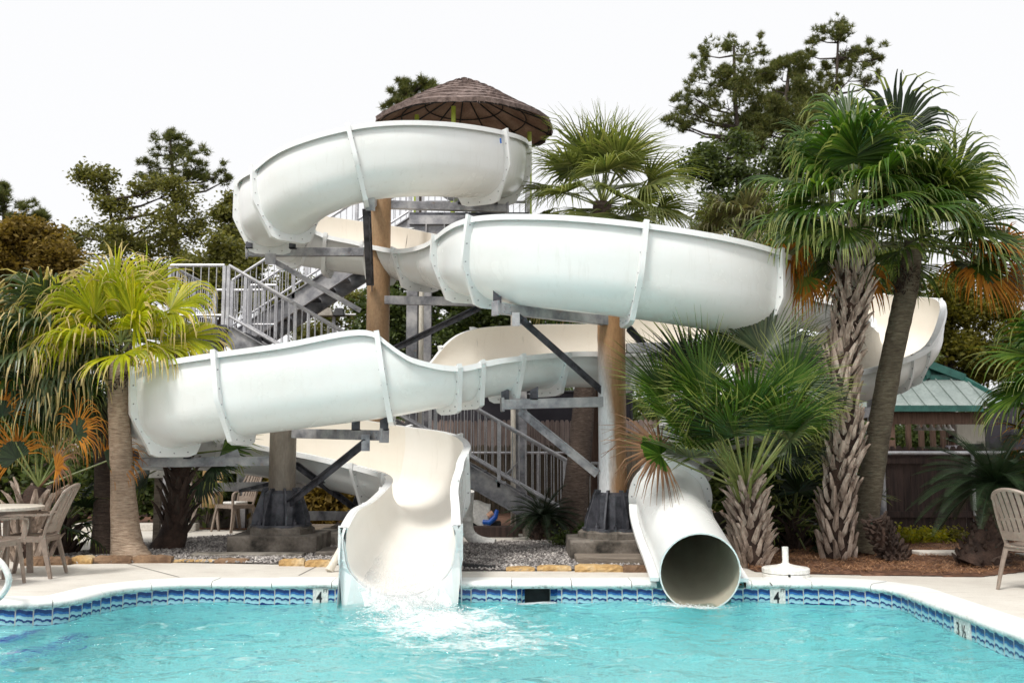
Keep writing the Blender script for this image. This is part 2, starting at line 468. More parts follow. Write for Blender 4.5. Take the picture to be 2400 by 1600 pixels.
for b in range(nb):
    s0, s1 = S[NO] * b / nb + .0045, S[NO] * (b + 1) / nb - .0045
    ids = [s0] + [S[i] for i in range(NO) if s0 < S[i] < s1] + [s1]
    dz = rngc.uniform(-.003, .003)
    rows = []
    for s in ids:
        i = max(k for k in range(max(0, int(s / .05) - 40), NO) if S[k] <= s) if s > 0 else 0
        t = (s - S[i]) / max(S[i + 1] - S[i], 1e-6)
        p = OUT[i].lerp(OUT[(i + 1) % NO], t); n = NRM[i].lerp(NRM[(i + 1) % NO], t).normalized()
        rows.append([V((p.x + n.x * d, p.y + n.y * d, z + dz)) for d, z in prof])
    k = len(prof); o = len(mb.v)
    for r in rows: mb.v += r
    gone = [abs(r[2].y - 10.32) < .05 and any(a_ < r[2].x < b_ for a_, b_, d_ in SLOTS) for r in rows]
    for j in range(len(rows) - 1):
        if gone[j] or gone[j + 1]: continue
        for a in range(k):
            a2 = (a + 1) % k
            mb.f.append([o + j * k + a, o + j * k + a2, o + (j + 1) * k + a2, o + (j + 1) * k + a]); mb.m.append(0)
    if not gone[0]: mb.f.append([o + a for a in range(k)]); mb.m.append(0)
    if not gone[-1]: mb.f.append([o + (len(rows) - 1) * k + a for a in range(k)][::-1]); mb.m.append(0)
tag(mb.build('pool_coping', M['coping'], smooth=True, angle=50), kind='structure')
mb = MB()
vs = []
for i in range(NO): vs += [V((*off(i, .29), -.012)), V((*off(i, -.018), -.012)), V((*off(i, -.018), -.053))]
mb.add(vs, [f for i in range(NO) for j in [(i + 1) % NO] if not slot(i) and not slot(j) for f in ((3 * i, 3 * j, 3 * j + 1, 3 * i + 1), (3 * i + 1, 3 * j + 1, 3 * j + 2, 3 * i + 2))])
tag(mb.build('coping_bed', jm), kind='structure')

# walls and floor
M['plaster'] = mat('aqua_pool_plaster', (.28, .75, .79), (.40, .84, .87), .8, .7, c3=(.52, .90, .92), fine=5)
mb = MB(); vs = []
SK0, SK1 = .02, .50                                # the skimmer throat
def insk(i): return abs(OUT[i].y - 10.3) < .02 and SK0 < OUT[i].x < SK1
for i in range(NO): vs += [V((*OUT[i], -.061)), V((*OUT[i], -.26)), V((*OUT[i], -1.25))]
fs = []
for i in range(NO):
    j = (i + 1) % NO
    if not (insk(i) and insk(j)) and not slot(i, .12) and not slot(j, .12): fs.append((3 * i, 3 * j, 3 * j + 1, 3 * i + 1))
    fs.append((3 * i + 1, 3 * j + 1, 3 * j + 2, 3 * i + 2))
fs.append([3 * i + 2 for i in range(NO)])
mb.add(vs, fs)
tag(mb.build('pool_basin', M['plaster']), kind='structure')

mb = MB()
for a, b, d in SLOTS:      # the recesses behind the cut: sides, back and bed
    y0, y1, zt, zb = 10.3, 10.3 + d + .02, -.004, -.262
    mb.add([(a - .02, y0, zt), (a - .02, y1, zt), (a - .02, y1, zb), (a - .02, y0, zb), (b + .02, y0, zt), (b + .02, y1, zt), (b + .02, y1, zb), (b + .02, y0, zb)], [(0, 1, 2, 3), (5, 4, 7, 6), (1, 5, 6, 2), (3, 2, 6, 7)])
tag(mb.build('slide_recess', M['plaster']), kind='structure')

def tilemat():
    m, nt, bs, out = newmat('blue_wave_tile')
    uv = nt.nodes.new('ShaderNodeUVMap'); sx = nt.nodes.new('ShaderNodeSeparateXYZ'); nt.links.new(uv.outputs[0], sx.inputs[0])
    u = mathn(nt, 'FRACT', sx.outputs['X']); v = sx.outputs['Y']
    cmb = nt.nodes.new('ShaderNodeCombineXYZ'); nt.links.new(u, cmb.inputs[0]); nt.links.new(v, cmb.inputs[1])
    n1 = noisen(nt, cmb.outputs[0], 4.5, 3, .5)
    w1 = mathn(nt, 'SINE', mathn(nt, 'MULTIPLY', u, 6.283))
    w2 = mathn(nt, 'SINE', mathn(nt, 'MULTIPLY_ADD', u, 12.566, 1.0))
    h = mathn(nt, 'ADD', v, mathn(nt, 'MULTIPLY_ADD', n1, .22, -.11))
    h = mathn(nt, 'ADD', h, mathn(nt, 'MULTIPLY', w1, .045)); h = mathn(nt, 'ADD', h, mathn(nt, 'MULTIPLY', w2, .03))
    r = nt.nodes.new('ShaderNodeValToRGB'); r.color_ramp.interpolation = 'CONSTANT'
    navy, mid, pale, sky_ = (.008, .032, .15), (.02, .11, .34), (.24, .44, .50), (.32, .54, .63)
    st = [(0, navy), (.10, sky_), (.22, pale), (.30, navy), (.42, sky_), (.52, pale), (.60, mid), (.72, navy), (.92, sky_)]
    while len(r.color_ramp.elements) < len(st): r.color_ramp.elements.new(.5)
    for e, (p, c) in zip(r.color_ramp.elements, st): e.position = p; e.color = rgba(c)
    nt.links.new(h, r.inputs[0])
    gu = mathn(nt, 'GREATER_THAN', mathn(nt, 'ABSOLUTE', mathn(nt, 'SUBTRACT', u, .5)), .465)
    gv = mathn(nt, 'GREATER_THAN', v, .965)
    g = mathn(nt, 'MAXIMUM', gu, gv)
    nt.links.new(mixc(nt, g, r.outputs[0], (.42, .40, .36)), bs.inputs['Base Color'])
    nt.links.new(mathn(nt, 'MULTIPLY_ADD', g, .6, .15), bs.inputs['Roughness'])
    bump(nt, bs, mathn(nt, 'SUBTRACT', 1.0, g), .4, .004)
    return m
M['tile'] = tilemat()
def tile_strip(name, segs, top, bot, depth):
    me = bpy.data.meshes.new(name); vs, fs, uvs = [], [], []
    for i in segs:
        j = (i + 1) % NO
        if (insk(i) and insk(j)) or slot(i, .13) or slot(j, .13): continue
        o = len(vs)
        for (q, z) in ((i, top), (j, top), (j, bot), (i, bot)): vs.append((*off(q, -depth), z))
        u0, u1 = S[i] / .153, S[i + 1] / .153
        uvs += [(u0, 1), (u1, 1), (u1, 0), (u0, 0)]; fs.append((o, o + 1, o + 2, o + 3))
    me.from_pydata(vs, [], fs); l = me.uv_layers.new(name='UVMap')
    for k, t in enumerate(uvs): l.data[k].uv = t
    me.materials.append(M['tile'])
    o = bpy.data.objects.new(name, me); col.objects.link(o); return tag(o, kind='structure')
tile_strip('waterline_tile_band', range(NO), -.058, -.226, .004)
# skimmer: a throat cut back into the wall, with tiled reveals
sk = thing('pool_skimmer', 'dark skimmer opening in the tiled wall between the chute and the tube exit', 'skimmer', (.26, 10.3, -.17))
mb = MB()
x0, x1, ya, yb, zt, zb = .0, .52, 10.297, 10.42, -.061, -.27
mb.add([(x0, ya, zt), (.13, yb, zt), (.13, yb, zb), (x0, ya, zb), (x1, ya, zt), (.39, yb, zt), (.39, yb, zb), (x1, ya, zb)], [(0, 1, 2, 3), (5, 4, 7, 6), (0, 4, 5, 1)])
me_o = mb.build('tiled_reveal', M['tile'], sk)
l = me_o.data.uv_layers.new(name='UVMap')
for k, t in enumerate([(0, 1), (1.3, 1), (1.3, 0), (0, 0), (0, 1), (1.3, 1), (1.3, 0), (0, 0), (0, 0), (1, 0), (1, .1), (0, .1)]): l.data[k].uv = t
mb = MB(); mb.add([(.13, yb, zt), (.39, yb, zt), (.39, yb, zb), (.13, yb, zb), (.13, yb + .3, zt), (.39, yb + .3, zt), (.39, yb + .3, zb), (.13, yb + .3, zb)], [(0, 1, 5, 4), (0, 4, 7, 3), (1, 2, 6, 5), (4, 5, 6, 7)])
mb.build('throat', M['black'], sk)

# depth markers let into the tile band
def text(body, size, loc, parent, m, rotz=0, name='numeral', sx=1):
    c = bpy.data.curves.new(name, 'FONT'); c.body = body; c.size = size; c.extrude = .001; c.align_x = 'CENTER'
    c.offset = size * .018
    c.materials.append(m); o = bpy.data.objects.new(name, c); col.objects.link(o)
    bpy.context.view_layer.update(); me = bpy.data.meshes.new_from_object(o.evaluated_get(bpy.context.evaluated_depsgraph_get())); bpy.data.objects.remove(o); me.transform(Matrix.Diagonal((sx, 1, 1, 1)))
    o = bpy.data.objects.new(name, me); col.objects.link(o)
    o.parent = parent; o.location = V(loc) - parent.location; o.rotation_euler = (math.pi / 2, 0, rotz); return o
M['ink'] = mat('black_glaze', (.008, .008, .01), (.015, .015, .02), 5, .3)
M['tile_white'] = mat('white_glaze', (.60, .59, .56), (.72, .71, .68), 6, .25)
def marker(px, label):
    p = P(px, 1388, 10.3); t = thing('depth_marker_tile', label, 'depth marker', (p.x, 10.29, -.17), 'pool depth marker tiles')
    mb = MB(); mb.box((p.x, 10.291, -.143), (.155, .012, .172)); mb.build('tile_face', M['tile_white'], t, bevel=.002)
    text('4', .155, (p.x - .012, 10.283, -.20), t, M['ink'], 0, 'numeral', .8)
    text('FT', .045, (p.x + .05, 10.283, -.098), t, M['ink'], 0, 'unit_mark')
marker(752, 'white depth tile reading 4 FT just left of the open white chute')
marker(1822, 'white depth tile reading 4 FT right of the tube exit below the umbrella base')
t = thing('depth_marker_tile', 'narrow white 3 1/2 depth tile on the curving right side wall of the pool', 'depth marker', (3.73, 8.45, -.17), 'pool depth marker tiles')
mb = MB(); mb.box((3.731, 8.45, -.143), (.012, .30, .172)); mb.build('tile_face', M['tile_white'], t, bevel=.002)
text('3', .155, (3.723, 8.52, -.20), t, M['ink'], -math.pi / 2, 'numeral', .8)
text('½', .14, (3.723, 8.41, -.196), t, M['ink'], -math.pi / 2, 'numeral', .8)

# submerged entry steps with blue nosing tiles
for k, (z, r, rx, ry) in enumerate(((-.33, 1.0, 1.12, 1.7), (-.55, 1.0, 1.50, 2.2))):
    mb = MB(); n = 22; c = V((-5.2, 9.0)); vs = []
    for i in range(n + 1):
        a = math.pi + math.pi * i / n
        vs += [V((c.x + rx * r * math.cos(a), c.y + ry * r * math.sin(a), z)), V((c.x + rx * r * math.cos(a), c.y + ry * r * math.sin(a), -1.24)), V((c.x, c.y, z))]
    mb.add(vs, [f for i in range(n) for f in ((3 * i, 3 * i + 3, 3 * i + 4, 3 * i + 1), (3 * i, 3 * i + 2, 3 * i + 3))])
    for i in range(n * 3):
        a = math.pi + math.pi * i / (n * 3); a2 = math.pi + math.pi * (i + .8) / (n * 3)
        mb.add([V((c.x + rx * q * math.cos(t_), c.y + ry * q * math.sin(t_), z + .004)) for q, t_ in ((r - .11, a), (r - .008, a), (r - .008, a2), (r - .11, a2))], [(0, 1, 2, 3)], 1)
    tag(mb.build('pool_step', [M['plaster'], mat('blue_nosing_tile', (.01, .03, .35), (.02, .08, .5), 5, .3)]), kind='structure')

# ---------------------------------------------------------------- water
WATER = -.20
rw = random.Random(11)
WAVES = []
for i in range(16):
    lam = rw.uniform(.22, 1.1); a = rw.gauss(-1.4, .75); k = 2 * math.pi / lam
    WAVES.append((k * math.cos(a), k * math.sin(a), rw.uniform(0, 6.28), .0052 * lam ** .8))
FC = V((-.70, 9.25))                                  # where the chute water lands
def wave_z(x, y):
    z = sum(A * math.sin(kx * x + ky * y + p) for kx, ky, p, A in WAVES)
    d = math.hypot((x - FC.x) / .8, (y - FC.y) / 1.5)
    z += .010 * math.exp(-d * .8) * math.sin(14 * math.hypot(x - FC.x, y - FC.y) - 1) * (d > .3)
    if d < 1.6:
        q = noise.fractal(V((x * 4, y * 4, 3.7)), 1.0, 2.0, 4)
        core = math.exp(-((x + 1.05) / .34) ** 2 - ((y - 9.95) / .45) ** 2)
        z += max(0, 1 - d / 1.6) * .035 * q + core * (.09 + .045 * noise.fractal(V((x * 9, y * 9, 1)), 1, 2, 3))
    d2 = math.hypot((x - 1.78) / .4, (y - 10.0) / .22)
    if d2 < 1.5: z += (1 - d2 / 1.5) * .012 * (1 + noise.fractal(V((x * 10, y * 10, 8)), 1, 2, 3))
    return WATER + z
mb = MB(); nx, ny = 250, 160
X0, X1, Y0, Y1 = -7.45, 3.74, 1.21, 10.305
ys = [Y0 + (5.4 - Y0) * j / 20 for j in range(20)] + [5.4 + (Y1 - 5.4) * j / (ny - 21) for j in range(ny - 20)]
xs = [X0 + (X1 - X0) * i / (nx - 1) for i in range(nx)]
for y in ys:
    for x in xs: mb.v.append(V((x, y, wave_z(x, y))))
mb.f = [[j * nx + i, j * nx + i + 1, (j + 1) * nx + i + 1, (j + 1) * nx + i] for j in range(len(ys) - 1) for i in range(nx - 1)]
mb.m = [0] * len(mb.f)
def watermat():
    m, nt, bs, out = newmat('pool_water')
    v = coords(nt)
    bs.inputs['Base Color'].default_value = (.80, 1, .985, 1); bs.inputs['Roughness'].default_value = .015
    bs.inputs['IOR'].default_value = 1.33; bs.inputs['Transmission Weight'].default_value = 1
    vb = coords(nt, (1, 1.5, 1))
    h = mathn(nt, 'ADD', mathn(nt, 'MULTIPLY', noisen(nt, vb, 3.2, 3, .5, 1.0), 1.6), mathn(nt, 'MULTIPLY', noisen(nt, vb, 17, 2, .5, .4), .35))
    b = nnode(nt, 'ShaderNodeBump', Strength=1.0, Distance=.085)
    nt.links.new(h, b.inputs['Height']); nt.links.new(b.outputs[0], bs.inputs['Normal'])
    # foam where the slides pour in
    def blob(cx, cy, rx, ry):
        mp = nt.nodes.new('ShaderNodeMapping'); mp.inputs['Location'].default_value = (-cx / rx, -cy / ry, 0); mp.inputs['Scale'].default_value = (1 / rx, 1 / ry, 0)
        tc = nt.nodes.new('ShaderNodeTexCoord'); nt.links.new(tc.outputs['Object'], mp.inputs[0])
        l = nt.nodes.new('ShaderNodeVectorMath'); l.operation = 'LENGTH'; nt.links.new(mp.outputs[0], l.inputs[0])
        return mathn(nt, 'SUBTRACT', 1.0, l.outputs['Value'])
    f = mathn(nt, 'MAXIMUM', mathn(nt, 'MAXIMUM', mathn(nt, 'MULTIPLY', blob(-1.03, 9.95, .60, .95), 1.25), blob(-.62, 9.15, 1.15, 1.5)), mathn(nt, 'MAXIMUM', blob(1.76, 10.02, .55, .30), mathn(nt, 'MULTIPLY_ADD', blob(-.2, 8.3, 1.7, 1.9), .8, -.15)))
    vf = coords(nt, (1, 1.25, 1))
    nf = mathn(nt, 'ADD', mathn(nt, 'MULTIPLY', noisen(nt, vf, 4.5, 8, .7, 1.4), 1.0), mathn(nt, 'MULTIPLY', noisen(nt, vf, 26, 4, .7, .5), .4))
    mask = ramp(nt, mathn(nt, 'ADD', mathn(nt, 'MULTIPLY', f, .55), mathn(nt, 'SUBTRACT', nf, .66)), [(.24, 0.0), (.56, .95)])
    df = nnode(nt, 'ShaderNodeBsdfDiffuse'); df.inputs[0].default_value = (.86, .88, .87, 1)
    mx = nt.nodes.new('ShaderNodeMixShader'); nt.links.new(mask, mx.inputs[0]); nt.links.new(bs.outputs[0], mx.inputs[1]); nt.links.new(df.outputs[0], mx.inputs[2])
    nt.links.new(mx.outputs[0], out.inputs[0])
    return m
M['water'] = watermat()
tag(mb.build('pool_water', M['water'], smooth=True, angle=180), kind='structure')
# thrown droplets and froth lumps at the foot of the chute
M['froth'] = mat('white_froth', (.80, .82, .82), (.88, .89, .89), 9, .25, spec=.8)
mb = MB(); rd = random.Random(5)
def blobby(mb, c, r, rng, flat=1):
    vs = [V(q) * r * rng.uniform(.6, 1.25) for q in ((1, 0, 0), (-1, 0, 0), (0, 1, 0), (0, -1, 0), (0, 0, flat), (0, 0, -flat))]
    mb.add([p + V(c) for p in vs], [(0, 2, 4), (2, 1, 4), (1, 3, 4), (3, 0, 4), (2, 0, 5), (1, 2, 5), (3, 1, 5), (0, 3, 5)])
for i in range(3000):
    u = rd.gauss(0, 1); y = 10.12 - abs(rd.gauss(0, .55)); x = -1.05 + .10 * (10.1 - y) * 2 + u * (.15 + .16 * (10.1 - y))
    h = abs(rd.gauss(0, .05)) * max(.15, 1 - (10.1 - y) * .6)
    blobby(mb, (x, y, wave_z(x, y) + h), rd.uniform(.0022, .0065) * (1 if h > .05 else 1.5), rd, .7)
for i in range(220):
    x = 1.76 + rd.gauss(0, .22); y = 10.03 + rd.gauss(0, .05)
    blobby(mb, (x, y, wave_z(x, y) + abs(rd.gauss(0, .012))), rd.uniform(.004, .010), rd, .6)
tag(mb.build('splash', M['froth'], smooth=True, angle=180), kind='stuff')
# ---------------------------------------------------------------- the slides
RAD = .43
NA, NW = 9, 5
def profile(HL, HR, th=.018, W=1.0):
    """inner and outer skins of a flume (s to the right of travel, h up from the invert), left lip to right lip"""
    def side(H):
        pts = []
        for i in range(NA + 1):
            a = (math.pi / 2) * i / NA
            if H >= RAD: pts.append((RAD * math.sin(a), RAD - RAD * math.cos(a)))
            else:
                a2 = math.acos(max(-1, 1 - H / RAD)) * i / NA
                pts.append((RAD * math.sin(a2), RAD - RAD * math.cos(a2)))
        s0, h0 = pts[-1]
        for i in range(1, NW + 1):
            t = i / NW
            pts.append((s0 + (.035 * math.sin(math.pi * t * .8) - .05 * t * t) * min(1, max(0, (H - RAD)) / .5), h0 + max(0, H - RAD) * t if H > RAD else h0 + .0004 * i))
        return pts
    L_, R2 = side(HL), side(HR)
    inner = [(-s * W, h) for s, h in L_[:0:-1]] + [(s * W, h) for s, h in R2]
    nrm = []
    for i in range(len(inner)):
        a, b = inner[max(i - 1, 0)], inner[min(i + 1, len(inner) - 1)]
        tx, ty = b[0] - a[0], b[1] - a[1]; l = math.hypot(tx, ty) or 1
        nrm.append((ty / l, -tx / l))
    outer = [(p[0] + n[0] * th, p[1] + n[1] * th) for p, n in zip(inner, nrm)]
    return inner, outer, nrm

def hull_dist(p, n, HL, HR):
    """how far the joint plate reaches out from the skin: faceted outline"""
    o = [(-RAD - .10, HL - .005), (-RAD - .125, RAD * .95), (-RAD * .62 - .09, .02), (-.29, -.135), (.29, -.135), (RAD * .62 + .09, .02), (RAD + .125, RAD * .95), (RAD + .10, HR - .005)]
    o = [(-RAD - .10, HL + 2)] + o[1:-1] + [(RAD + .10, HR + 2)]
    best = .09
    hit = None
    for (ax, ay), (bx, by) in zip(o, o[1:]):
        ex, ey = bx - ax, by - ay; den = n[0] * ey - n[1] * ex
        if abs(den) < 1e-9: continue
        t = ((ax - p[0]) * ey - (ay - p[1]) * ex) / den; u = ((ax - p[0]) * n[1] - (ay - p[1]) * n[0]) / den
        if t > 0 and -1e-6 <= u <= 1 + 1e-6 and (hit is None or t < hit): hit = t
    return min(hit if hit is not None else best, .19)

class Flume:
    def __init__(s, ctl, per=9):
        # ctl: (px, py, Y, HL, HR)
        pts = []
        for px, py, Y, hl, hr, *w in ctl:
            p = P(px, py, Y); pts.append((p.x, p.y, p.z, hl, hr, w[0] if w else 1.0))
        s.c = catmull(pts, per)
        s.n = len(s.c)
    def frame(s, i):
        i = max(0, min(s.n - 1, i))
        a, b = s.c[max(i - 1, 0)][1], s.c[min(i + 1, s.n - 1)][1]
        t = V((b[0] - a[0], b[1] - a[1], b[2] - a[2])).normalized()
        h = V((t.x, t.y, 0)).normalized(); side = V((h.y, -h.x, 0)); up = side.cross(t).normalized()
        c = s.c[i][1]
        return V(c[:3]), t, side, up, c[3], c[4]
    def index(s, u): return min(range(s.n), key=lambda i: abs(s.c[i][0] - u))
    def at(s, i, q):
        p, t, sd, up, hl, hr = s.frame(i); return p + sd * q[0] + up * q[1]
    def section(s, i0, i1, parent, mats, name='flume_section'):
        mb = MB(); rows = []
        for i in range(i0, i1 + 1):
            p, t, sd, up, hl, hr = s.frame(i)
            inn, out, _ = profile(hl, hr, W=s.c[i][1][5])
            # rolled lips: out, then down
            ll = [(out[0][0] - .072, inn[0][1] + .004), (out[0][0] - .078, inn[0][1] - .062), (out[0][0] - .066, inn[0][1] - .062), (out[0][0] - .060, inn[0][1] - .012)]
            rl = [(out[-1][0] + .060, inn[-1][1] - .012), (out[-1][0] + .066, inn[-1][1] - .062), (out[-1][0] + .078, inn[-1][1] - .062), (out[-1][0] + .072, inn[-1][1] + .004)]
            loop = ll[::-1][:0] + inn + [rl[3], rl[2], rl[1], rl[0]] + out[::-1] + [ll[3], ll[2], ll[1], ll[0]]
            rows.append([p + sd * a + up * b for a, b in loop])
        k = len(rows[0]); ni = len(profile(.5, .5)[0])
        for r in rows: mb.v += r
        for j in range(len(rows) - 1):
            for a in range(k):
                a2 = (a + 1) % k
                mi = 1 if a < ni - 1 else (2 if (a < ni + 4 or a >= 2 * ni + 3) else 0)
                mb.f.append([j * k + a, (j + 1) * k + a, (j + 1) * k + a2, j * k + a2]); mb.m.append(mi)
        mb.f.append(list(range(k))); mb.m.append(0)
        o = (len(rows) - 1) * k; mb.f.append([o + a for a in range(k)][::-1]); mb.m.append(0)
        return mb.build(name, mats, parent, smooth=True, angle=42)
    def flange(s, i, parent, m, w=.06, hs=.9):
        p, t, sd, up, hl, hr = s.frame(i)
        inn, out, nr = profile(hl, hr, W=s.c[max(0, min(s.n - 1, i))][1][5])
        mb = MB(); k = len(out)
        for e in (-w / 2, w / 2):
            for q, n in zip(out, nr):
                d = hull_dist(q, n, hl, hr) * hs
                mb.v.append(p + t * e + sd * (q[0] - n[0] * .004) + up * (q[1] - n[1] * .004))
                mb.v.append(p + t * e + sd * (q[0] + n[0] * d) + up * (q[1] + n[1] * d))
        b = 2 * k
        for j in range(k - 1):
            mb.f += [[2 * j, 2 * j + 1, 2 * j + 3, 2 * j + 2], [b + 2 * j, b + 2 * j + 2, b + 2 * j + 3, b + 2 * j + 1], [2 * j + 1, b + 2 * j + 1, b + 2 * j + 3, 2 * j + 3]]
        mb.f += [[0, b, b + 1, 1], [2 * k - 2, 2 * k - 1, b + 2 * k - 1, b + 2 * k - 2]]
        mb.m = [0] * len(mb.f)
        # bolt heads on both faces
        acc = 0
        for j in range(1, k - 1):
            acc += math.dist(out[j], out[j - 1])
            if acc > .125:
                acc = 0; q, n = out[j], nr[j]; d = hull_dist(q, n, hl, hr) * .55 * hs
                c = p + sd * (q[0] + n[0] * d) + up * (q[1] + n[1] * d)
                mb.tube([c - t * (w / 2 + .008), c + t * (w / 2 + .008)], .009, 6, 1)
        return mb.build('joint_flange', [m, M['steel']], parent, smooth=True, angle=25)

H = 1.0
A_CTL = [
    (1062, 470, 17.7, .70, .55), (1128, 465, 16.8, .80, .5), (1166, 463, 15.7, .88, .45), (1125, 462, 14.4, .90, .45), (1000, 456, 13.6, .90, .45),
    (870, 465, 13.35, .89, .45), (750, 503, 13.4, .90, .45), (672, 553, 13.85, .92, .45), (632, 578, 14.6, .95, .45), (664, 608, 15.4, .95, .45),
    (755, 628, 15.75, .93, .45), (880, 646, 15.5, .85, .45), (985, 664, 14.7, .72, .46), (1070, 684, 13.45, .55, .62), (1150, 700, 12.25, .45, .93),
    (1265, 718, 11.65, .45, H), (1450, 738, 11.5, .45, H), (1640, 765, 11.75, .45, H), (1765, 790, 12.45, .45, H), (1800, 815, 13.3, .45, H), (1730, 845, 13.95, .45, H),
    (1600, 880, 14.05, .45, .95), (1450, 902, 13.75, .42, .90), (1300, 906, 13.15, .42, .86), (1150, 926, 12.55, .44, .84), (1050, 948, 12.25, .44, .50), (965, 965, 12.05, .62, .42), (893, 977, 12.0, H, .42),
    (700, 1002, 12.0, .97, .45), (550, 1021, 12.1, .96, .45), (438, 1040, 12.35, .97, .45), (380, 1059, 12.9, .98, .45), (374, 1080, 13.6, H, .45), (446, 1096, 14.3, H, .45),
    (580, 1110, 14.55, H, .45), (730, 1135, 14.4, H, .46), (870, 1165, 13.95, H, .47), (968, 1192, 13.25, H, .48), (1003, 1232, 12.45, H, .55, 1.04), (982, 1285, 11.65, .95, .58, 1.12), (952, 1345, 10.9, .84, .70, 1.2), (938, 1393, 10.2, .70, .68, 1.24)]
slideA = thing('open_flume_slide', 'long white open slide winding in a figure eight from thatched tower to splashing chute', 'water slide', P(938, 1393, 10.2))
fa = Flume(A_CTL)
joints = [1.9, 3.05, 5.15, 6.9, 8.0, 9.2, 10.1, 11.1, 12.0, 13.35, 14.1, 16.15, 17.75, 19.3, 20.7, 22, 23.1, 23.75, 24.4, 25.0, 26.75, 28.85, 30.5, 32, 33.4, 34.8, 36.1, 37.2, 38.5, 39.4]
ji = [fa.index(u) for u in joints]
ends = [0] + ji + [fa.n - 1]
for a, b in zip(ends, ends[1:]):
    fa.section(a, b, slideA, [M['shell'], M['chute'] if a >= fa.index(36) else M['inner'], M['lip']])
for i in ji: fa.flange(i, slideA, M['lip'])
# the flat end wall of the chute, standing in the water on both sides of the run-out
mb = MB(); p, t, sd, up, hl, hr = fa.frame(fa.n - 1)
inn, out, _ = profile(hl, hr, W=1.24)
c0 = p + t * .012
sx_ = 1 if sd.x > 0 else -1
k = len(out)
for e in (0, .03):
    for q in out: mb.v.append(c0 + t * e + sd * q[0] + up * q[1])
    for q in out: 
        f = q[0] / out[-1][0]
        mb.v.append(V((c0.x + t.x * e + .628 * max(-1, min(1, f)) * sx_, c0.y + t.y * e, q[1] + p.z if abs(f) > .97 else -.42)))
for o in (0, 2 * k):
    for j in range(k - 1): mb.f.append([o + j, o + j + 1, o + k + j + 1, o + k + j])
for j in range(k - 1):
    mb.f.append([j, j + 1, 2 * k + j + 1, 2 * k + j]); mb.f.append([k + j, k + j + 1, 3 * k + j + 1, 3 * k + j])
mb.m = [0] * len(mb.f)
mb.build('end_panel', M['lip'], slideA)
# skirts closing the sides between run-out lip and pool wall
for sg in (-1, 1):
    mb = MB()
    vs = []
    i0 = fa.index(38.9)
    for i in range(i0, fa.n):
        q = fa.at(i, (sg * (RAD * fa.c[i][1][5] + .05), (fa.frame(i)[4] if sg < 0 else fa.frame(i)[5]) - .02))
        u = (i - i0) / (fa.n - 1 - i0)
        vs += [q, V((p.x + sg * sx_ * .625 * u + (q.x - p.x) * (1 - u), q.y, -.42 if q.y < 10.28 else .02))]
    mb.add(vs, [(2 * i, 2 * i + 2, 2 * i + 3, 2 * i + 1) for i in range(len(vs) // 2 - 1)])
    mb.build('side_skirt', M['lip'], slideA)

# white water running down the last metres of the chute and over its lip
mb = MB(); i0 = fa.index(37.6); rows = list(range(i0, fa.n)); nw = 24
def bed(i, u, lift):
    q_, t_, sd_, up_, hl_, hr_ = fa.frame(i); w_ = RAD * fa.c[i][1][5] * .8; s_ = u * w_; h_ = RAD - math.sqrt(max(0, RAD * RAD - (s_ / fa.c[i][1][5]) ** 2))
    return q_ + sd_ * s_ + up_ * (h_ + lift)
for i in rows:
    for k2 in range(nw + 1):
        u = -1 + 2 * k2 / nw; e = 1 - abs(u) ** 3; b_ = bed(i, u, 0); f = noise.fractal(V((b_.x * 9, b_.y * 5, 0)), 1, 2, 3)
        g = (i - i0) / len(rows); mb.v.append(bed(i, u, -.006 + e * (.010 + .018 * g + .012 * g * f)))
b0, tt_, *_ = fa.frame(fa.n - 1)
for r_ in range(1, 7):
    for k2 in range(nw + 1):
        u = -1 + 2 * k2 / nw; b_ = bed(fa.n - 1, u, 0); d = r_ * .05; x_, y_ = b_.x + .02 * r_, b_.y - d; mb.v.append(V((x_, y_, max(wave_z(x_, y_) - .02, b_.z + .02 - d * .25 - d * d * .9 + .03 * noise.fractal(V((x_ * 9, y_ * 9, 2)), 1, 2, 3) - .10 * abs(u) ** 3))))
k = nw + 1; n_ = len(mb.v) // k
mb.f = [[j * k + a, j * k + a + 1, (j + 1) * k + a + 1, (j + 1) * k + a] for j in range(n_ - 1) for a in range(nw)]; mb.m = [0] * len(mb.f)
def runmat():
    m, nt, bs, out = newmat('running_white_water')
    bs.inputs['Base Color'].default_value = (.88, .90, .90, 1); bs.inputs['Roughness'].default_value = .12
    n1 = noisen(nt, coords(nt, (1, .22, .5)), 11, 7, .75, .8)
    tr = nt.nodes.new('ShaderNodeBsdfTransparent'); mx = nt.nodes.new('ShaderNodeMixShader')
    sy = nt.nodes.new('ShaderNodeSeparateXYZ'); nt.links.new(coords(nt), sy.inputs[0])
    grow = mathn(nt, 'MULTIPLY_ADD', sy.outputs['Y'], -.62, 7.3, True)      # the film thickens down the run
    nt.links.new(mathn(nt, 'MULTIPLY', grow, ramp(nt, n1, [(.34, .0), (.66, .9)])), mx.inputs[0]); nt.links.new(tr.outputs[0], mx.inputs[1]); nt.links.new(bs.outputs[0], mx.inputs[2]); nt.links.new(mx.outputs[0], out.inputs[0])
    bump(nt, bs, n1, .6, .03); return m
tag(mb.build('running_water', runmat(), smooth=True, angle=180), kind='stuff')
mb = MB(); i_ = fa.index(3.12); p_, t_, sd_, up_, hl_, hr_ = fa.frame(i_); c_ = fa.at(i_, (-RAD - .075, .74)); mb.beam(c_ - up_ * .035, c_ + up_ * .035, .012, .02, sd_); mb.build('sticker', mat('blue_sticker', (.01, .12, .5), (.02, .16, .6), 5, .4), slideA)
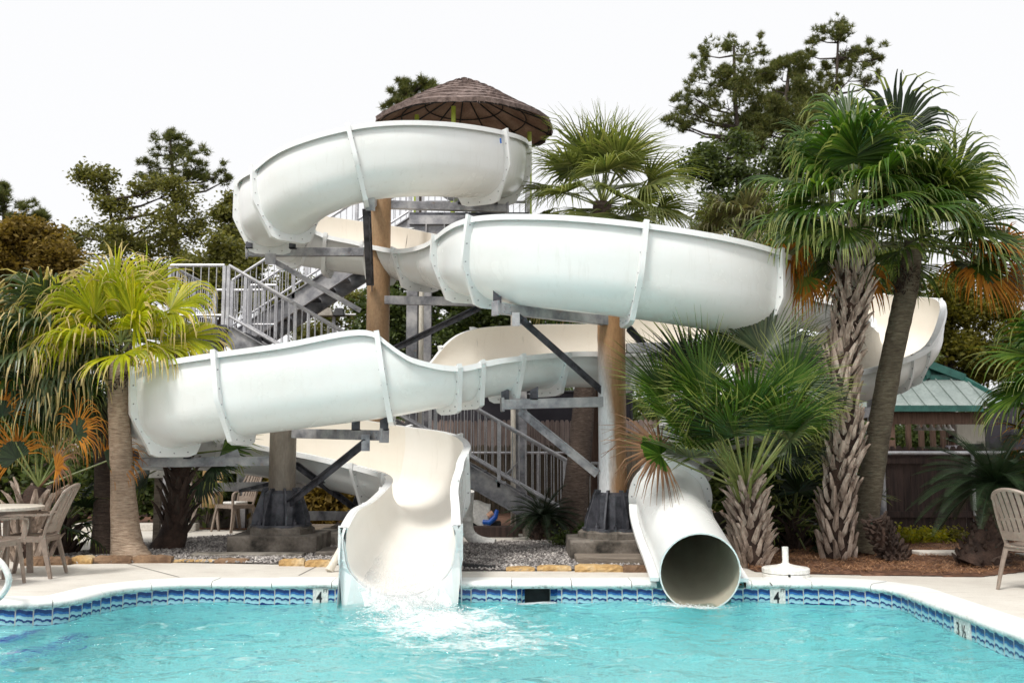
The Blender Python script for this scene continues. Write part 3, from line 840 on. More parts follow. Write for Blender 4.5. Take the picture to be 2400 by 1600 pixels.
# ---- slide B: flume behind the palms that becomes an enclosed tube
slideB = thing('tube_slide', 'white slide curving behind the right palms and ending in an enclosed tube over the water', 'water slide', P(1640, 1340, 10.1))
B_CTL = [(1700, 735, 16.2, .8, .6), (1850, 762, 16.3, .78, .45), (1990, 790, 16.1, .8, .45), (2100, 822, 15.5, .86, .45), (2136, 852, 14.6, .80, .48), (2105, 900, 13.85, .48, .95), (2005, 945, 13.5, .45, 1.0), (1880, 985, 13.4, .6, .9), (1740, 1030, 13.5, .8, .8)]
fb = Flume(B_CTL)
jb = [fb.index(u) for u in (.9, 2.2, 3.4, 4.9, 5.25, 6.4, 7.3)]
ends = [0] + jb + [fb.n - 1]
for a, b in zip(ends, ends[1:]): fb.section(a, b, slideB, [M['shell'], M['inner'], M['lip']])
for i in jb: fb.flange(i, slideB, M['lip'], .05, .55)
# enclosed tube
TR = .405
tp = [(1790, 960, 13.45), (1700, 985, 13.5), (1620, 1010, 13.45), (1596, 1055, 13.1), (1574, 1120, 12.6), (1572, 1180, 12.0), (1590, 1236, 11.35), (1618, 1293, 10.7), (1641, 1341, 10.08)]
tc_ = catmull([tuple(P(*q)) for q in tp], 8)
pts = [V(q[1]) for q in tc_]
def pipe(mb, pts, r0, r1, n=40):
    o = len(mb.v); u = None
    for rr in (r1, r0):
        u = V((1, 0, 0))
        for i, p in enumerate(pts):
            t = (pts[min(i + 1, len(pts) - 1)] - pts[max(i - 1, 0)]).normalized()
            u = (u - t * u.dot(t)).normalized(); w = t.cross(u)
            for k in range(n):
                a = 2 * math.pi * k / n; mb.v.append(p + u * rr * math.cos(a) + w * rr * math.sin(a))
    m_ = len(pts)
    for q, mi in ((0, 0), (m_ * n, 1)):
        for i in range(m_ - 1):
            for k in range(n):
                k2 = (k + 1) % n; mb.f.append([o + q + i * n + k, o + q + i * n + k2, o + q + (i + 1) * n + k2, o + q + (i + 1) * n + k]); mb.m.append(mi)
    for i in (0, m_ - 1):
        for k in range(n):
            k2 = (k + 1) % n; mb.f.append([o + i * n + k, o + i * n + k2, o + m_ * n + i * n + k2, o + m_ * n + i * n + k]); mb.m.append(0)
isp = 8 * 5 - 2
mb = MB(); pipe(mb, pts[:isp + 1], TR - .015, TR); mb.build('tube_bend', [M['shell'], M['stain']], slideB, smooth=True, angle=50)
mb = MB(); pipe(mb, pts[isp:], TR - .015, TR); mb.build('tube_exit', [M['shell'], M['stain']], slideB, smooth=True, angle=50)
def tube_flange(i, w=.05, r=.50):
    mb = MB(); t = (pts[i + 1] - pts[i - 1]).normalized(); pipe(mb, [pts[i] - t * w / 2, pts[i] + t * w / 2], TR - .004, r)
    for k in range(18):
        a = 2 * math.pi * k / 18; u = V((1, 0, 0)); u = (u - t * u.dot(t)).normalized(); q = pts[i] + (u * math.cos(a) + t.cross(u) * math.sin(a)) * (r - .04)
        mb.tube([q - t * (w / 2 + .008), q + t * (w / 2 + .008)], .009, 6, 2)
    mb.build('joint_flange', [M['lip'], M['lip'], M['steel']], slideB, smooth=True, angle=40)
for i in (16, 26, isp): tube_flange(i)
# seam plates down both flanks of the exit tube
for sg in (-1, 1):
    mb = MB(); vs = []
    for i in range(isp + 1, len(pts) - 1):
        t = (pts[min(i + 1, len(pts) - 1)] - pts[i - 1]).normalized(); u = V((1, 0, 0)); u = (u - t * u.dot(t)).normalized(); w = t.cross(u) * -1
        if w.z < 0: w = -w
        for a, b in ((TR - .004, .02), (TR + .085, .02), (TR + .085, -.02), (TR - .004, -.02)):
            vs.append(pts[i] + u * sg * a + w * (b - .09))
    m_ = len(vs) // 4
    mb.add(vs, [[4 * i + a, 4 * i + (a + 1) % 4, 4 * i + 4 + (a + 1) % 4, 4 * i + 4 + a] for i in range(m_ - 1) for a in range(4)] + [[0, 1, 2, 3], [4 * m_ - 1, 4 * m_ - 2, 4 * m_ - 3, 4 * m_ - 4]])
    mb.build('seam_plate', M['lip'], slideB, smooth=True, angle=30)

# ---------------------------------------------------------------- support columns
def column(name, label, px, Y, base_py, top_py, m, r=.175, ped=(1.15, 1.0, .24)):
    b = P(px, base_py, Y); base = V((b.x, Y, 0)); t = thing(name, label, 'support column', base, 'columns carrying the slides')
    top = P(px, top_py, Y).z; z0 = ped[2] + .10
    mb = MB(); mb.lathe((b.x, Y, 0), [(r, z0), (r, top - .01), (r - .01, top)], 36); mb.build('pole', m, t, smooth=True)
    mb = MB(); mb.lathe((b.x, Y, 0), [(.45, ped[2]), (.45, z0 - .03), (.41, z0)], 8, 1)
    mb.lathe((b.x, Y, 0), [(.40, z0 - .012), (.40, z0 + .02)], 24)
    for k in range(8):
        a = math.pi / 8 + k * math.pi / 4; d = V((math.cos(a), math.sin(a), 0)); nn = V((-d.y, d.x, 0))
        mb.prism([(r - .01, 0), (.385, 0), (.375, .10), (.245, .47), (r - .01, .47)], d, (0, 0, 1), nn, V((b.x, Y, z0 + .02)) - nn * .012, .024)
    for k in range(8):
        a = k * math.pi / 4; mb.lathe((b.x + .32 * math.cos(a), Y + .32 * math.sin(a), z0 + .02), [(.028, 0), (.028, .035), (.012, .04), (.012, .07)], 8)
    mb.lathe((b.x, Y, z0 + .02), [(.27, 0), (.255, .40), (.19, .44)], 8)
    mb.build('base_flange', [M['dark_steel'], M['dark_concrete']], t)
    p = thing('concrete_pedestal', label.split(' column')[0] + ' column standing on this stepped mossy concrete pedestal', 'pedestal', base, 'pedestals under the columns')
    mb = MB(); mb.box((b.x, Y, ped[2] / 2), ped, mi=0); mb.build('block', M['dark_concrete'], p, bevel=.02)
    return t, base
UP3 = V((0, 0, 1))
def beam(t, a, b, w=.10, h=.125, m='steel', name='beam', cap=True):
    mb = MB(); mb.beam(a, b, w, h)
    d = (V(b) - V(a)).normalized()
    mb.beam(V(b) - d * .03, V(b) + d * .006, w + .03, h + .05)
    sx_ = d.cross(UP3).normalized() if abs(d.z) < .9 else V((1, 0, 0))
    for e in (.10, .19):
        for q in (-.03, .03): mb.tube([V(b) - d * e + V((0, 0, q)) - sx_ * (w / 2 + .014), V(b) - d * e + V((0, 0, q)) + sx_ * (w / 2 + .014)], .011, 6)
    return mb.build(name, M[m], t, bevel=.006)
def brace(t, a, b, w=.075, m='dark_steel', name='brace'):
    mb = MB(); a, b = V(a), V(b); d = (b - a).normalized(); s_ = d.cross(V((0, 0, 1))).normalized(); n = s_.cross(d)
    mb.beam(a, b, .012, w, n); 
    mb.beam(a + s_ * .03 + n * w * .4, b + s_ * .03 + n * w * .4, w * .9, .012, n)
    for q in (.05, .35, .65, .95):
        c = a.lerp(b, q); mb.tube([c - s_ * .03, c + s_ * .015], .014, 6)
    return mb.build(name, M[m], t)
def saddle(t, c, along, across, gap=.26, hgt=.17):
    """a pair of cut steel plates that grip a joint plate above the beam"""
    for s_ in (-1, 1):
        mb = MB(); o = V(c) + V(across) * s_ * gap - V(along) * .05
        mb.prism([(-.05 , 0), (.05, 0), (.05 if s_ > 0 else .05, hgt * (1.0 if s_ > 0 else .72)), (-.05, hgt * (.72 if s_ > 0 else 1.0))], across, (0, 0, 1), along, o, .02)
        mb.prism([(-.05, 0), (.05, 0), (.05, .012), (-.05, .012)], across, (0, 0, 1), along, o, .10)
        mb.build('saddle_plate', M['dark_steel'], t)

# column left, in front of the lowest curve
cL, bL = column('steel_support_column', 'grey brown column at left under the lowest white curve of the slide', 658, 13.35, 1258, 985, M['grey_paint'])
z1 = P(700, 1019, 12.7).z
def bm(t, pa, pb, **k): return beam(t, P(*pb), P(*pa), **k)
bm(cL, (902, 1020, 12.0), (690, 1015, 13.2)); bm(cL, (318, 1084, 13.1), (632, 1080, 13.35)); bm(cL, (470, 1141, 14.9), (640, 1139, 13.5)); bm(cL, (825, 1208, 14.6), (688, 1208, 13.4))
brace(cL, P(680, 1180, 13.15), P(862, 1035, 12.05)); brace(cL, P(690, 1088, 13.5), P(828, 1190, 14.6)); brace(cL, P(655, 1128, 13.3), P(560, 1150, 14), .05)
mb = MB(); mb.box(P(857, 1037, 12.05), (.10, .02, .2)); mb.build('gusset_plate', M['steel'], cL)
saddle(cL, P(868, 1008, 12.02), (0, 1, 0), (1, 0, 0), .17); saddle(cL, P(380, 1075, 13.05), (0, 1, 0), (1, 0, 0), .34, .12)
brace(cL, P(560, 1060, 13.3), P(505, 1082, 13.2), .10, 'steel')
# middle column
cM, bM = column('steel_support_column', 'tall brown column in the middle carrying the top left curve of the slide', 879, 15.02, 1230, 425, M['brown_paint'])
bm(cM, (576, 591, 14.55), (852, 591, 14.95)); bm(cM, (1190, 489, 15.5), (906, 480, 15.05)); bm(cM, (1140, 708, 13.4), (903, 703, 14.95))
bm(cM, (868, 479, 13.3), (876, 472, 14.85))
brace(cM, P(872, 675, 14.8), P(864, 497, 13.35), .13); brace(cM, P(845, 728, 14.95), P(628, 604, 14.55), .075, 'steel'); brace(cM, P(905, 828, 14.65), P(1125, 722, 13.5))
mb = MB(); mb.box(P(634, 607, 14.55), (.16, .02, .16)); mb.build('gusset_plate', M['steel'], cM)
saddle(cM, P(636, 583, 14.52), (0, 1, 0), (1, 0, 0), .32, .10); saddle(cM, P(1120, 478, 15.2), (0, 1, 0), (1, 0, 0), .26, .2)
# right column
cR, bR = column('steel_support_column', 'thick column right of centre with white left and brown right faces', 1438, 12.72, 1268, 700, M['white_side_brown'], .178)
bm(cR, (1160, 722, 11.6), (1422, 751, 12.6)); bm(cR, (1175, 948, 12.4), (1420, 941, 12.65)); bm(cR, (1800, 808, 12.8), (1468, 816, 12.72)); 
brace(cR, P(1412, 917, 12.65), P(1212, 740, 11.7), .09); brace(cR, P(1470, 770, 12.8), P(1560, 870, 13.8)); brace(cR, P(1400, 1110, 12.65), P(1218, 962, 12.45), .11, 'steel')
mb = MB(); mb.box(P(1209, 748, 11.62), (.09, .02, .16)); mb.build('gusset_plate', M['steel'], cR)
saddle(cR, P(1205, 711, 11.75), (0, 1, 0), (1, .12, 0), .20, .18); saddle(cR, P(1218, 936, 12.45), (0, 1, 0), (1, 0, 0), .18, .16)
# column behind the right palms that carries the tube slide
t = thing('support_column_thin', 'slim grey steel post behind the right palms under the tube slide', 'support column', (P(2050, 950, 14.6).x, 14.6, 0), 'columns carrying the slides')
mb = MB(); q = t.location; mb.lathe(q, [(.11, 0), (.11, 2.1)], 20); mb.build('pole', M['steel'], t, smooth=True)
mb = MB(); mb.beam(q + V((-.8, -.9, 1.75)), q + V((.2, .05, 1.95)), .1, .12); mb.build('beam', M['steel'], t); t.name = 'steel_support_post'
# low footings and timbers in the gravel beside the pedestals
def slab(name, label, cat, a, b, z0, h, m, group=None, bev=.012):
    c = (a + b) / 2; mb = MB(); mb.box((c.x, c.y, z0 + h / 2), (abs(b.x - a.x), abs(b.y - a.y), h))
    o = mb.build(name, m, bevel=bev); tag(o, label, cat, group); return o
slab('timber_step', 'flat weathered timber step in the gravel left of the white and brown right column', 'timber', V((.75, 11.75, 0)), V((2.1, 12.25, 0)), 0, .09, M['timber'])
slab('footing_step', 'low concrete step behind the open chute and right of the grey column', 'footing', V((-2.75, 13.9, 0)), V((-1.3, 14.8, 0)), 0, .2, M['concrete'])
slab('footing_step', 'lower stained concrete slab between the grey column pedestal and the chute', 'footing', V((-2.45, 12.6, 0)), V((-1.4, 13.3, 0)), 0, .07, M['dark_concrete'])
slab('footing_step', 'thin stained slab in the gravel in front of the grey column pedestal', 'footing', V((-4.0, 12.55, 0)), V((-2.6, 12.8, 0)), 0, .05, M['concrete'])
# ---------------------------------------------------------------- stair tower
TY = 16.0
tower = thing('stair_tower', 'grey galvanised stair tower with two flights and railed landings behind the slides', 'stair tower', (P(1000, 1180, 17.0).x, 17.0, 0))
def flight(x0, z0, x1, z1, y0, y1, nsteps, rails=(True, True)):
    for y in (y0, y1):
        mb = MB(); a, b = V((x0, y, z0 - .10)), V((x1, y, z1 - .10)); mb.beam(a, b, .05, .30)
        d = (b - a).normalized(); n = V((-d.z, 0, d.x)); n = n if n.z > 0 else -n
        for e in (-.15, .15): mb.beam(a + n * e + V((0, -.03, 0)), b + n * e + V((0, -.03, 0)), .09, .018, n)
        mb.build('stringer', M['steel'], tower)
    for i in range(nsteps):
        u = (i + .5) / nsteps; mb = MB(); c = V((x0 + (x1 - x0) * u, (y0 + y1) / 2, z0 + (z1 - z0) * u)); mb.box(c, (.29, abs(y1 - y0) - .05, .05)); mb.box(c + V((.14 if x1 < x0 else -.14, 0, -.04)), (.012, abs(y1 - y0) - .05, .10))
        mb.build('tread', M['dark_steel'] if i % 3 else M['steel'], tower)
    for y, on in zip((y0, y1), rails):
        if on: rail(V((x0, y, z0 + .05)), V((x1, y, z1 + .05)))
def rail(a, b, h=.98, low=.16, post=1.25, bal=.125, ends=True):
    mb = MB(); up = V((0, 0, 1)); L = (b - a).length; n = max(1, round(L / post))
    mb.tube([a + up * h, b + up * h], .027, 8); mb.tube([a + up * low, b + up * low], .022, 8)
    for i in range(n + 1):
        q = a.lerp(b, i / n); mb.box(q + up * (h / 2 - .04), (.05, .05, h + .06))
    m_ = int(L / bal)
    for i in range(1, m_): q = a.lerp(b, i / m_); mb.tube([q + up * low, q + up * h], .0085, 5, cap=False)
    mb.build('railing', M['rail'], tower, smooth=True)
LX = lambda px, Y=TY: P(px, 1000, Y).x
zL, zP = 3.28, 5.45
# lower flight climbs from right to left, upper flight back to the right
f0x, f1x = LX(1330), LX(525)
flight(f0x, .12, f1x, zL, 16.0, 17.05, 17)
flight(LX(540, 17.6), zL, LX(975, 17.6), zP, 17.45, 18.55, 12)
# intermediate landing
xa, xb = LX(385), LX(525)
mb = MB(); mb.box(((xa + xb) / 2, 17.28, zL), (xb - xa, 2.6, .08)); mb.box(((xa + xb) / 2, 15.96, zL - .08), (xb - xa, .05, .26)); mb.build('landing_deck', M['dark_steel'], tower)
for a, b in (((xa, 16.0), (xb - .07, 16.0)), ((xa, 16.07), (xa, 18.48)), ((xa, 18.55), (xb - .07, 18.55))): rail(V((a[0], a[1], zL + .05)), V((b[0], b[1], zL + .05)))
rail(V((xb + .05, 17.2, zL + .05)), V((xb + .5, 17.2, zL + .05)), .85)
for x, y in ((xa, 16.0), (xa, 18.5), (xb, 18.5), (xb, 17.2)):
    mb = MB(); mb.box((x, y, zL / 2), (.16, .16, zL)); mb.build('post', M['steel'], tower)
# launch platform on steel columns with stiffened girders
pa, pb = LX(955, 17.3), LX(1240, 17.3)
mb = MB(); mb.box(((pa + pb) / 2, 18.85, zP), (pb - pa, 3.2, .08)); mb.build('platform_deck', M['dark_steel'], tower)
for y in (17.22, 20.45):
    mb = MB(); mb.box(((pa + pb) / 2, y, zP - .10), (pb - pa, .04, .16)); mb.box(((pa + pb) / 2, y + .06, zP - .42), (pb - pa, .03, .50)); mb.box(((pa + pb) / 2, y + .02, zP - .68), (pb - pa, .16, .03))
    for i in range(6): mb.box((pa + .3 + i * (pb - pa - .5) / 5, y + .02, zP - .42), (.02, .09, .48))
    mb.build('girder', M['steel'], tower)
rail(V((pa, 17.3, zP + .05)), V((LX(1090, 17.3), 17.3, zP + .05)), bal=.11); rail(V((pb, 17.3, zP + .05)), V((pb, 20.45, zP + .05))); rail(V((pa, 20.45, zP + .05)), V((pb, 20.45, zP + .05)))
for x, y in ((LX(963, 17.3), 17.36), (LX(1222, 17.3), 17.36), (LX(963, 17.3), 20.3), (LX(1222, 17.3), 20.3)):
    mb = MB(); h = zP - .1; mb.box((x, y, h / 2), (.012, .2, h)); mb.box((x, y - .1, h / 2), (.19, .016, h)); mb.box((x, y + .1, h / 2), (.19, .016, h)); mb.build('post', M['steel'], tower)
for px in (985, 1203):
    mb = MB(); x = LX(px, 17.2); mb.tube([(x, 17.2, 0), (x, 17.2, zP - .75)], .045, 12); mb.build('water_pipe', M['pipe_cream'], tower, smooth=True)
brace(tower, P(1180, 1120, 17.15), P(1215, 1085, 17.2), .06, 'steel')
# foot of the stair: railed gate with a yellow chain
gx = LX(1330)
for y in (16.0, 17.05): rail(V((gx + .06, y, .16)), V((gx + .5, y, .16)), .95, post=.45)
mb = MB(); 
for y in (16.05, 17.0):
    for k in range(26):
        c = V((gx + .18, y, 1.02 - k * .036)); mb.box(c, (.022 if k % 2 else .008, .008 if k % 2 else .022, .036))
mb.build('safety_chain', M['bamboo'] if False else mat('yellow_plastic_chain', (.55, .36, .01), (.65, .45, .02), 6, .4), tower)
slab('stair_footing', 'dark concrete footing block at the foot of the stair', 'footing', V((LX(1225, 15.6), 15.55, 0)), V((LX(1335, 15.6), 15.95, 0)), 0, .30, M['concrete'])
# ---- thatched parasol over the platform
PYC = 19.4
ap = P(1088, 193, PYC)
th = thing('thatched_parasol', 'shaggy grey thatched cone roof on lime green poles at the top of the tower', 'thatched roof', (ap.x, PYC, zP))
zr = P(885, 303, PYC).z; rr_ = P(1290, 300, PYC).x - ap.x
rt = random.Random(3)
mb = MB(); n = 96; layers = 8
for l in range(layers):
    u0, u1 = l / layers, (l + 1) / layers + .035
    def rz(u):
        return rr_ * (.05 + .95 * u), ap.z + (zr - ap.z) * (u ** 1.12) 
    ra, za = rz(u0); rb, zb_ = rz(min(u1, 1.03))
    vs = []
    for k in range(n):
        a = 2 * math.pi * k / n; j = rt.uniform(-.035, .05); w = .012 * math.sin(9 * a + l)
        vs += [V((ap.x + ra * math.cos(a), PYC + ra * math.sin(a), za + .03)), V((ap.x + (rb + j) * math.cos(a), PYC + (rb + j) * math.sin(a), zb_ + .07 + w - j * .6)), V((ap.x + (rb + j - .02) * math.cos(a), PYC + (rb + j - .02) * math.sin(a), zb_ - .01 + w - j * .6))]
    mb.add(vs, [f for k in range(n) for q in [(k + 1) % n] for f in ((3 * k, 3 * q, 3 * q + 1, 3 * k + 1), (3 * k + 1, 3 * q + 1, 3 * q + 2, 3 * k + 2))])
for k in range(2200):     # loose straw ends along every course
    a = rt.uniform(0, 6.283); l = rt.randrange(1, layers + 1); r0, z0 = rz(l / layers + .03 if l < layers else 1.02)
    d = V((math.cos(a), math.sin(a), 0)); c = V((ap.x, PYC, 0)) + d * (r0 - .04) + V((0, 0, z0 + .02)); e = c + d * rt.uniform(.05, .13) + V((rt.uniform(-.03, .03), rt.uniform(-.03, .03), -rt.uniform(.03, .11)))
    s_ = V((-d.y, d.x, 0)) * .008; mb.add([c - s_, c + s_, e], [(0, 1, 2)])
mb.build('thatch_cover', M['thatch'], th, smooth=True, angle=50)
mb = MB(); mb.lathe((ap.x, PYC, 0), [(rr_ * 1.0, zr - .005), (rr_ * .5, zr + (ap.z - zr) * .52 - .05), (.06, ap.z - .12)], 48); mb.f = mb.f[:-2]; mb.m = mb.m[:-2]
mb.build('thatch_lining', M['thatch_in'], th, smooth=True)
mb = MB()
for k in range(12):
    a = 2 * math.pi * k / 12 + .15; d = V((math.cos(a), math.sin(a), 0)); mb.tube([V((ap.x, PYC, zr - .02)) + d * rr_ * .99, V((ap.x, PYC, ap.z - .2)) + d * .06], .016, 5)
for q in (.98, .72, .45):
    z = zr + (ap.z - zr) * (1 - q) - .05 - (.03 if q < .9 else 0); mb.tube([V((ap.x + rr_ * q * math.cos(a), PYC + rr_ * q * math.sin(a), z)) for a in [2 * math.pi * k / 36 for k in range(37)]], .014, 5)
mb.build('rafter', M['black'], th)
mb = MB(); mb.lathe((ap.x, PYC, ap.z - .06), [(.16, 0), (.15, .06), (.08, .11), (.07, .14), (.02, .16)], 16); mb.build('peak_cap', M['trunk_fibre'], th, smooth=True)
for px, Y, tp_ in ((1063, 18.2, 250), (977, 18.8, 270), (1241, 19.4, 310), (1110, 20.0, 310)):
    q = P(px, tp_, Y); mb = MB(); mb.tube([(q.x, Y, zP), (q.x, Y, min(q.z, zr + .1))], .045, 12); mb.build('bamboo_pole', M['bamboo'], th, smooth=True)

# ---------------------------------------------------------------- fences
def fence(name, label, a, b, top, pick, m, gap=.006, hrail=(), rail_side=-1, z0=0, dog=True, seed=1, pipe=None):
    t = thing(name, label, 'fence', a); rg = random.Random(seed)
    d = (b - a); L = d.length; d = d / L; nn = V((d.y, -d.x, 0)); mb = MB(); k = int(L / (pick + gap))
    for i in range(k):
        h = top - z0 + rg.uniform(-.018, .018); w = pick / 2; c = a + d * ((i + .5) * (pick + gap)); e = rg.uniform(-.004, .004)
        mb.prism([(-w, 0), (w, 0), (w, h - .05), (w * .5, h), (-w * .5, h), (-w, h - .05)], d, (0, 0, 1), nn, V((c.x, c.y, z0)) + nn * e, .018)
    mb.build('picket_panel', m, t)
    for z in hrail:
        mb = MB(); mb.beam(V((a.x, a.y, z)) + nn * .035 * 1.3, V((b.x, b.y, z)) + nn * .035 * 1.3, .04, .09); mb.build('rail', m, t)
    if pipe:
        mb = MB(); mb.tube([V((a.x, a.y, pipe)) + nn * .075, V((b.x, b.y, pipe)) + nn * .075], .03, 10); mb.build('pipe_rail', M['rail'], t, smooth=True)
        n = max(1, int(L / 2.4))
        for i in range(n + 1):
            q = a.lerp(b, (i + .25) / (n + .5)); mb = MB(); mb.tube([V((q.x, q.y, 0)) + nn * .075, V((q.x, q.y, pipe)) + nn * .075], .028, 8); mb.build('pipe_post', M['rail'], t, smooth=True)
    return t
zf = lambda py, Y: P(1200, py, Y).z
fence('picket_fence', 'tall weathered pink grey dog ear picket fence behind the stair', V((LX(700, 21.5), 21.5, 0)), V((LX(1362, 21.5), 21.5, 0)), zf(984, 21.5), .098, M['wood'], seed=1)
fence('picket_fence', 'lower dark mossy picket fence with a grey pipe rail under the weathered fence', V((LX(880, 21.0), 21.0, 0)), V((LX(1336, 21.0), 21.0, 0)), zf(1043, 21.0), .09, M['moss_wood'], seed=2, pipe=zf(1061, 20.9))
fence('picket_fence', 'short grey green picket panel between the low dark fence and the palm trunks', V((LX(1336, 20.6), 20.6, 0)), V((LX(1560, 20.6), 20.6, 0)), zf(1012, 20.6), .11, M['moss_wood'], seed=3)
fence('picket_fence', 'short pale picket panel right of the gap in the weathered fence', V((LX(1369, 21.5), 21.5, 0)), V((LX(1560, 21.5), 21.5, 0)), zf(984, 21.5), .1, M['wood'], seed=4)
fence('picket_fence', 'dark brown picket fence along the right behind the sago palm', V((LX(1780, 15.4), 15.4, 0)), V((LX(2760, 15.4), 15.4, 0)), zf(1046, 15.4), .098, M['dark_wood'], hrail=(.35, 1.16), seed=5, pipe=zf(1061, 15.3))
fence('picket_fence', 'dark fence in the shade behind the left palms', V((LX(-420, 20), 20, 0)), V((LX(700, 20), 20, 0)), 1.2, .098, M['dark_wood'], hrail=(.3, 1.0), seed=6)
def screenfence(label, a, b, z0, z1):
    t = thing('chain_link_fence', label, 'fence', a); d = (b - a).normalized()
    mb = MB(); nn = V((d.y, -d.x, 0)); mb.prism([(0, z0), (( b - a).length, z0), ((b - a).length, z1 - .02), (0, z1 - .02)], d, (0, 0, 1), nn, V((a.x, a.y, 0)), .006); mb.build('windscreen', M['screen'], t)
    mb = MB(); mb.tube([V((a.x, a.y, z1)) , V((b.x, b.y, z1))], .03, 8); mb.build('top_rail', M['black'], t)
    n = max(1, int((b - a).length / 2.2))
    for i in range(n + 1):
        q = a.lerp(b, i / n); mb = MB(); mb.tube([(q.x, q.y, 0), (q.x, q.y, z1 + .05)], .035, 8)
        for z in (z1 - .06, (z0 + z1) / 2): mb.lathe((q.x, q.y, z), [(.042, 0), (.042, .03)], 8, 1)
        mb.build('post', [M['black'], M['rail']], t)
screenfence('tall black screened fence rising above the weathered pickets', V((LX(1000, 22.5), 22.5, 0)), V((LX(1480, 22.5), 22.5, 0)), .3, zf(918, 22.5))
screenfence('black screened fence at the right edge beside the pavilion', V((LX(2312, 17), 17, 0)), V((LX(2900, 17), 17, 0)), .4, zf(948, 17))

# ---------------------------------------------------------------- pavilion
PY = 28.0
X = lambda px, Y=PY: P(px, 950, Y).x
Z = lambda py, Y=PY: P(2200, py, Y).z
pav = thing('pavilion', 'open timber pavilion with a pale green metal hip roof behind the right palms', 'pavilion', (X(2220), PY + 3, 0))
xl, xr = X(2040), X(2375); ze = Z(952); d_ = 9.0
yr0, yr1 = PY + 2.7, PY + d_ - 2.7; xm = X(2216); zr2 = Z(860, PY + 2.7)
mb = MB()
gl, gr_, gz = X(2178, PY + 1.5), X(2256, PY + 1.5), Z(886, PY + 1.5)
mb.add([(xl, PY, ze), (xr, PY, ze), (gr_, PY + 1.5, gz), (gl, PY + 1.5, gz)], [(0, 1, 2, 3)])
e0, e1 = V((xm, PY + 1.3, zr2)), V((xm, PY + d_ - 1.3, zr2))
mb.add([(xr, PY, ze), (xr, PY + d_, ze), e1, e0, (gr_, PY + 1.5, gz)], [(0, 1, 2, 3, 4)]); mb.add([(xl, PY, ze), (xl, PY + d_, ze), e1, e0, (gl, PY + 1.5, gz)], [(4, 3, 2, 1, 0)])
mb.build('roof', M['green_roof'], pav)
mb = MB()
for i in range(9):      # standing seams
    u = (i + .5) / 9; a = V((xl + (xr - xl) * u, PY - .01, ze + .02)); tx = a.x
    lim = 1.0
    if tx < gl: lim = (tx - xl) / (gl - xl)
    if tx > gr_: lim = (xr - tx) / (xr - gr_)
    lim = max(.05, lim); b = V((tx, PY - .01 + 1.5 * lim, ze + .02 + (gz - ze) * lim)); mb.beam(a, b, .03, .05)
mb.build('roof_seam', M['green_roof'], pav)
mb = MB(); mb.beam((xl - .1, PY - .06, ze - .06), (xr + .1, PY - .06, ze - .06), .09, .17); mb.beam((xl, PY, ze + .05), (gl, PY + 1.5, gz + .05), .1, .1); mb.beam((xr, PY, ze + .05), (gr_, PY + 1.5, gz + .05), .12, .1)
mb.beam((gl - .05, PY + 1.42, gz), e0 + V((0, .05, .03)), .14, .22); mb.beam((gr_ + .05, PY + 1.42, gz), e0 + V((0, .05, .03)), .14, .22); mb.beam((gl, PY + 1.45, gz + .02), (gr_, PY + 1.45, gz + .02), .12, .14)
mb.build('roof_trim', M['green_trim'], pav)
mb = MB(); mb.add([(gl + .1, PY + 1.52, gz), (gr_ - .1, PY + 1.52, gz), e0 + V((0, .25, -.1))], [(0, 1, 2)]); mb.build('gable_vent', M['green_trim'], pav)
mb = MB(); mb.beam((xl + .1, PY + .25, ze - .32), (xr - .1, PY + .25, ze - .32), .15, .35); mb.build('tie_beam', M['post_wood'], pav)
mb = MB(); mb.add([(xl + .1, PY + .1, ze - .16), (xr - .1, PY + .1, ze - .16), (xr - .1, PY + d_ - .1, ze - .16), (xl + .1, PY + d_ - .1, ze - .16)], [(0, 1, 2, 3)]); mb.build('ceiling', M['post_wood'], pav)
for px in (2094, 2340): mb = MB(); mb.box((X(px), PY + .25, (ze - .4) / 2), (.16, .16, ze - .4)); mb.build('post', M['post_wood'], pav)
for px in (2126, 2156, 2183, 2207, 2231, 2330):
    x = X(px, PY + d_ - .3); mb = MB(); mb.box((x, PY + d_ - .3, (ze - .3) / 2), (.16, .16, ze - .3)); mb.build('post', M['post_wood'], pav)
mb = MB(); x0, x1, y = X(2236, 34), X(2304, 34), 34
mb.box(((x0 + x1) / 2, y, 1.15), (x1 - x0, .3, 2.3)); mb.build('booth_wall', mat('cream_siding', (.42, .39, .33), (.5, .47, .4), 3, .8, stretch=(12, 1, 1)), pav)
mb = MB(); mb.box((X(2283, 33.8), 33.83, 1.0), (.55, .04, 1.0)); mb.build('booth_hatch', M['black'], pav)
for px in (2150, 2164, 2180, 2196, 2210, 2222): mb = MB(); mb.lathe((X(px, 31), 31, ze - .62), [(.16, 0), (.05, .12), (.02, .3)], 12); mb.build('ceiling_lamp', M['white_plastic'], pav)
# vent stack behind
t = thing('vent_pipe', 'rusty elbow vent pipe above the pavilion ridge', 'pipe', (X(2216, 33), 33, 0)); mb = MB()
x = X(2221, 33); zt = P(2221, 836, 33).z; mb.tube([(x, 33, 0), (x, 33, zt), (x - .05, 33, zt + .04), (x - .35, 33, zt + .04)], .05, 8); mb.build('pipe', mat('rusty_pipe', (.18, .10, .06), (.35, .28, .22), 4, .7), t, smooth=True)

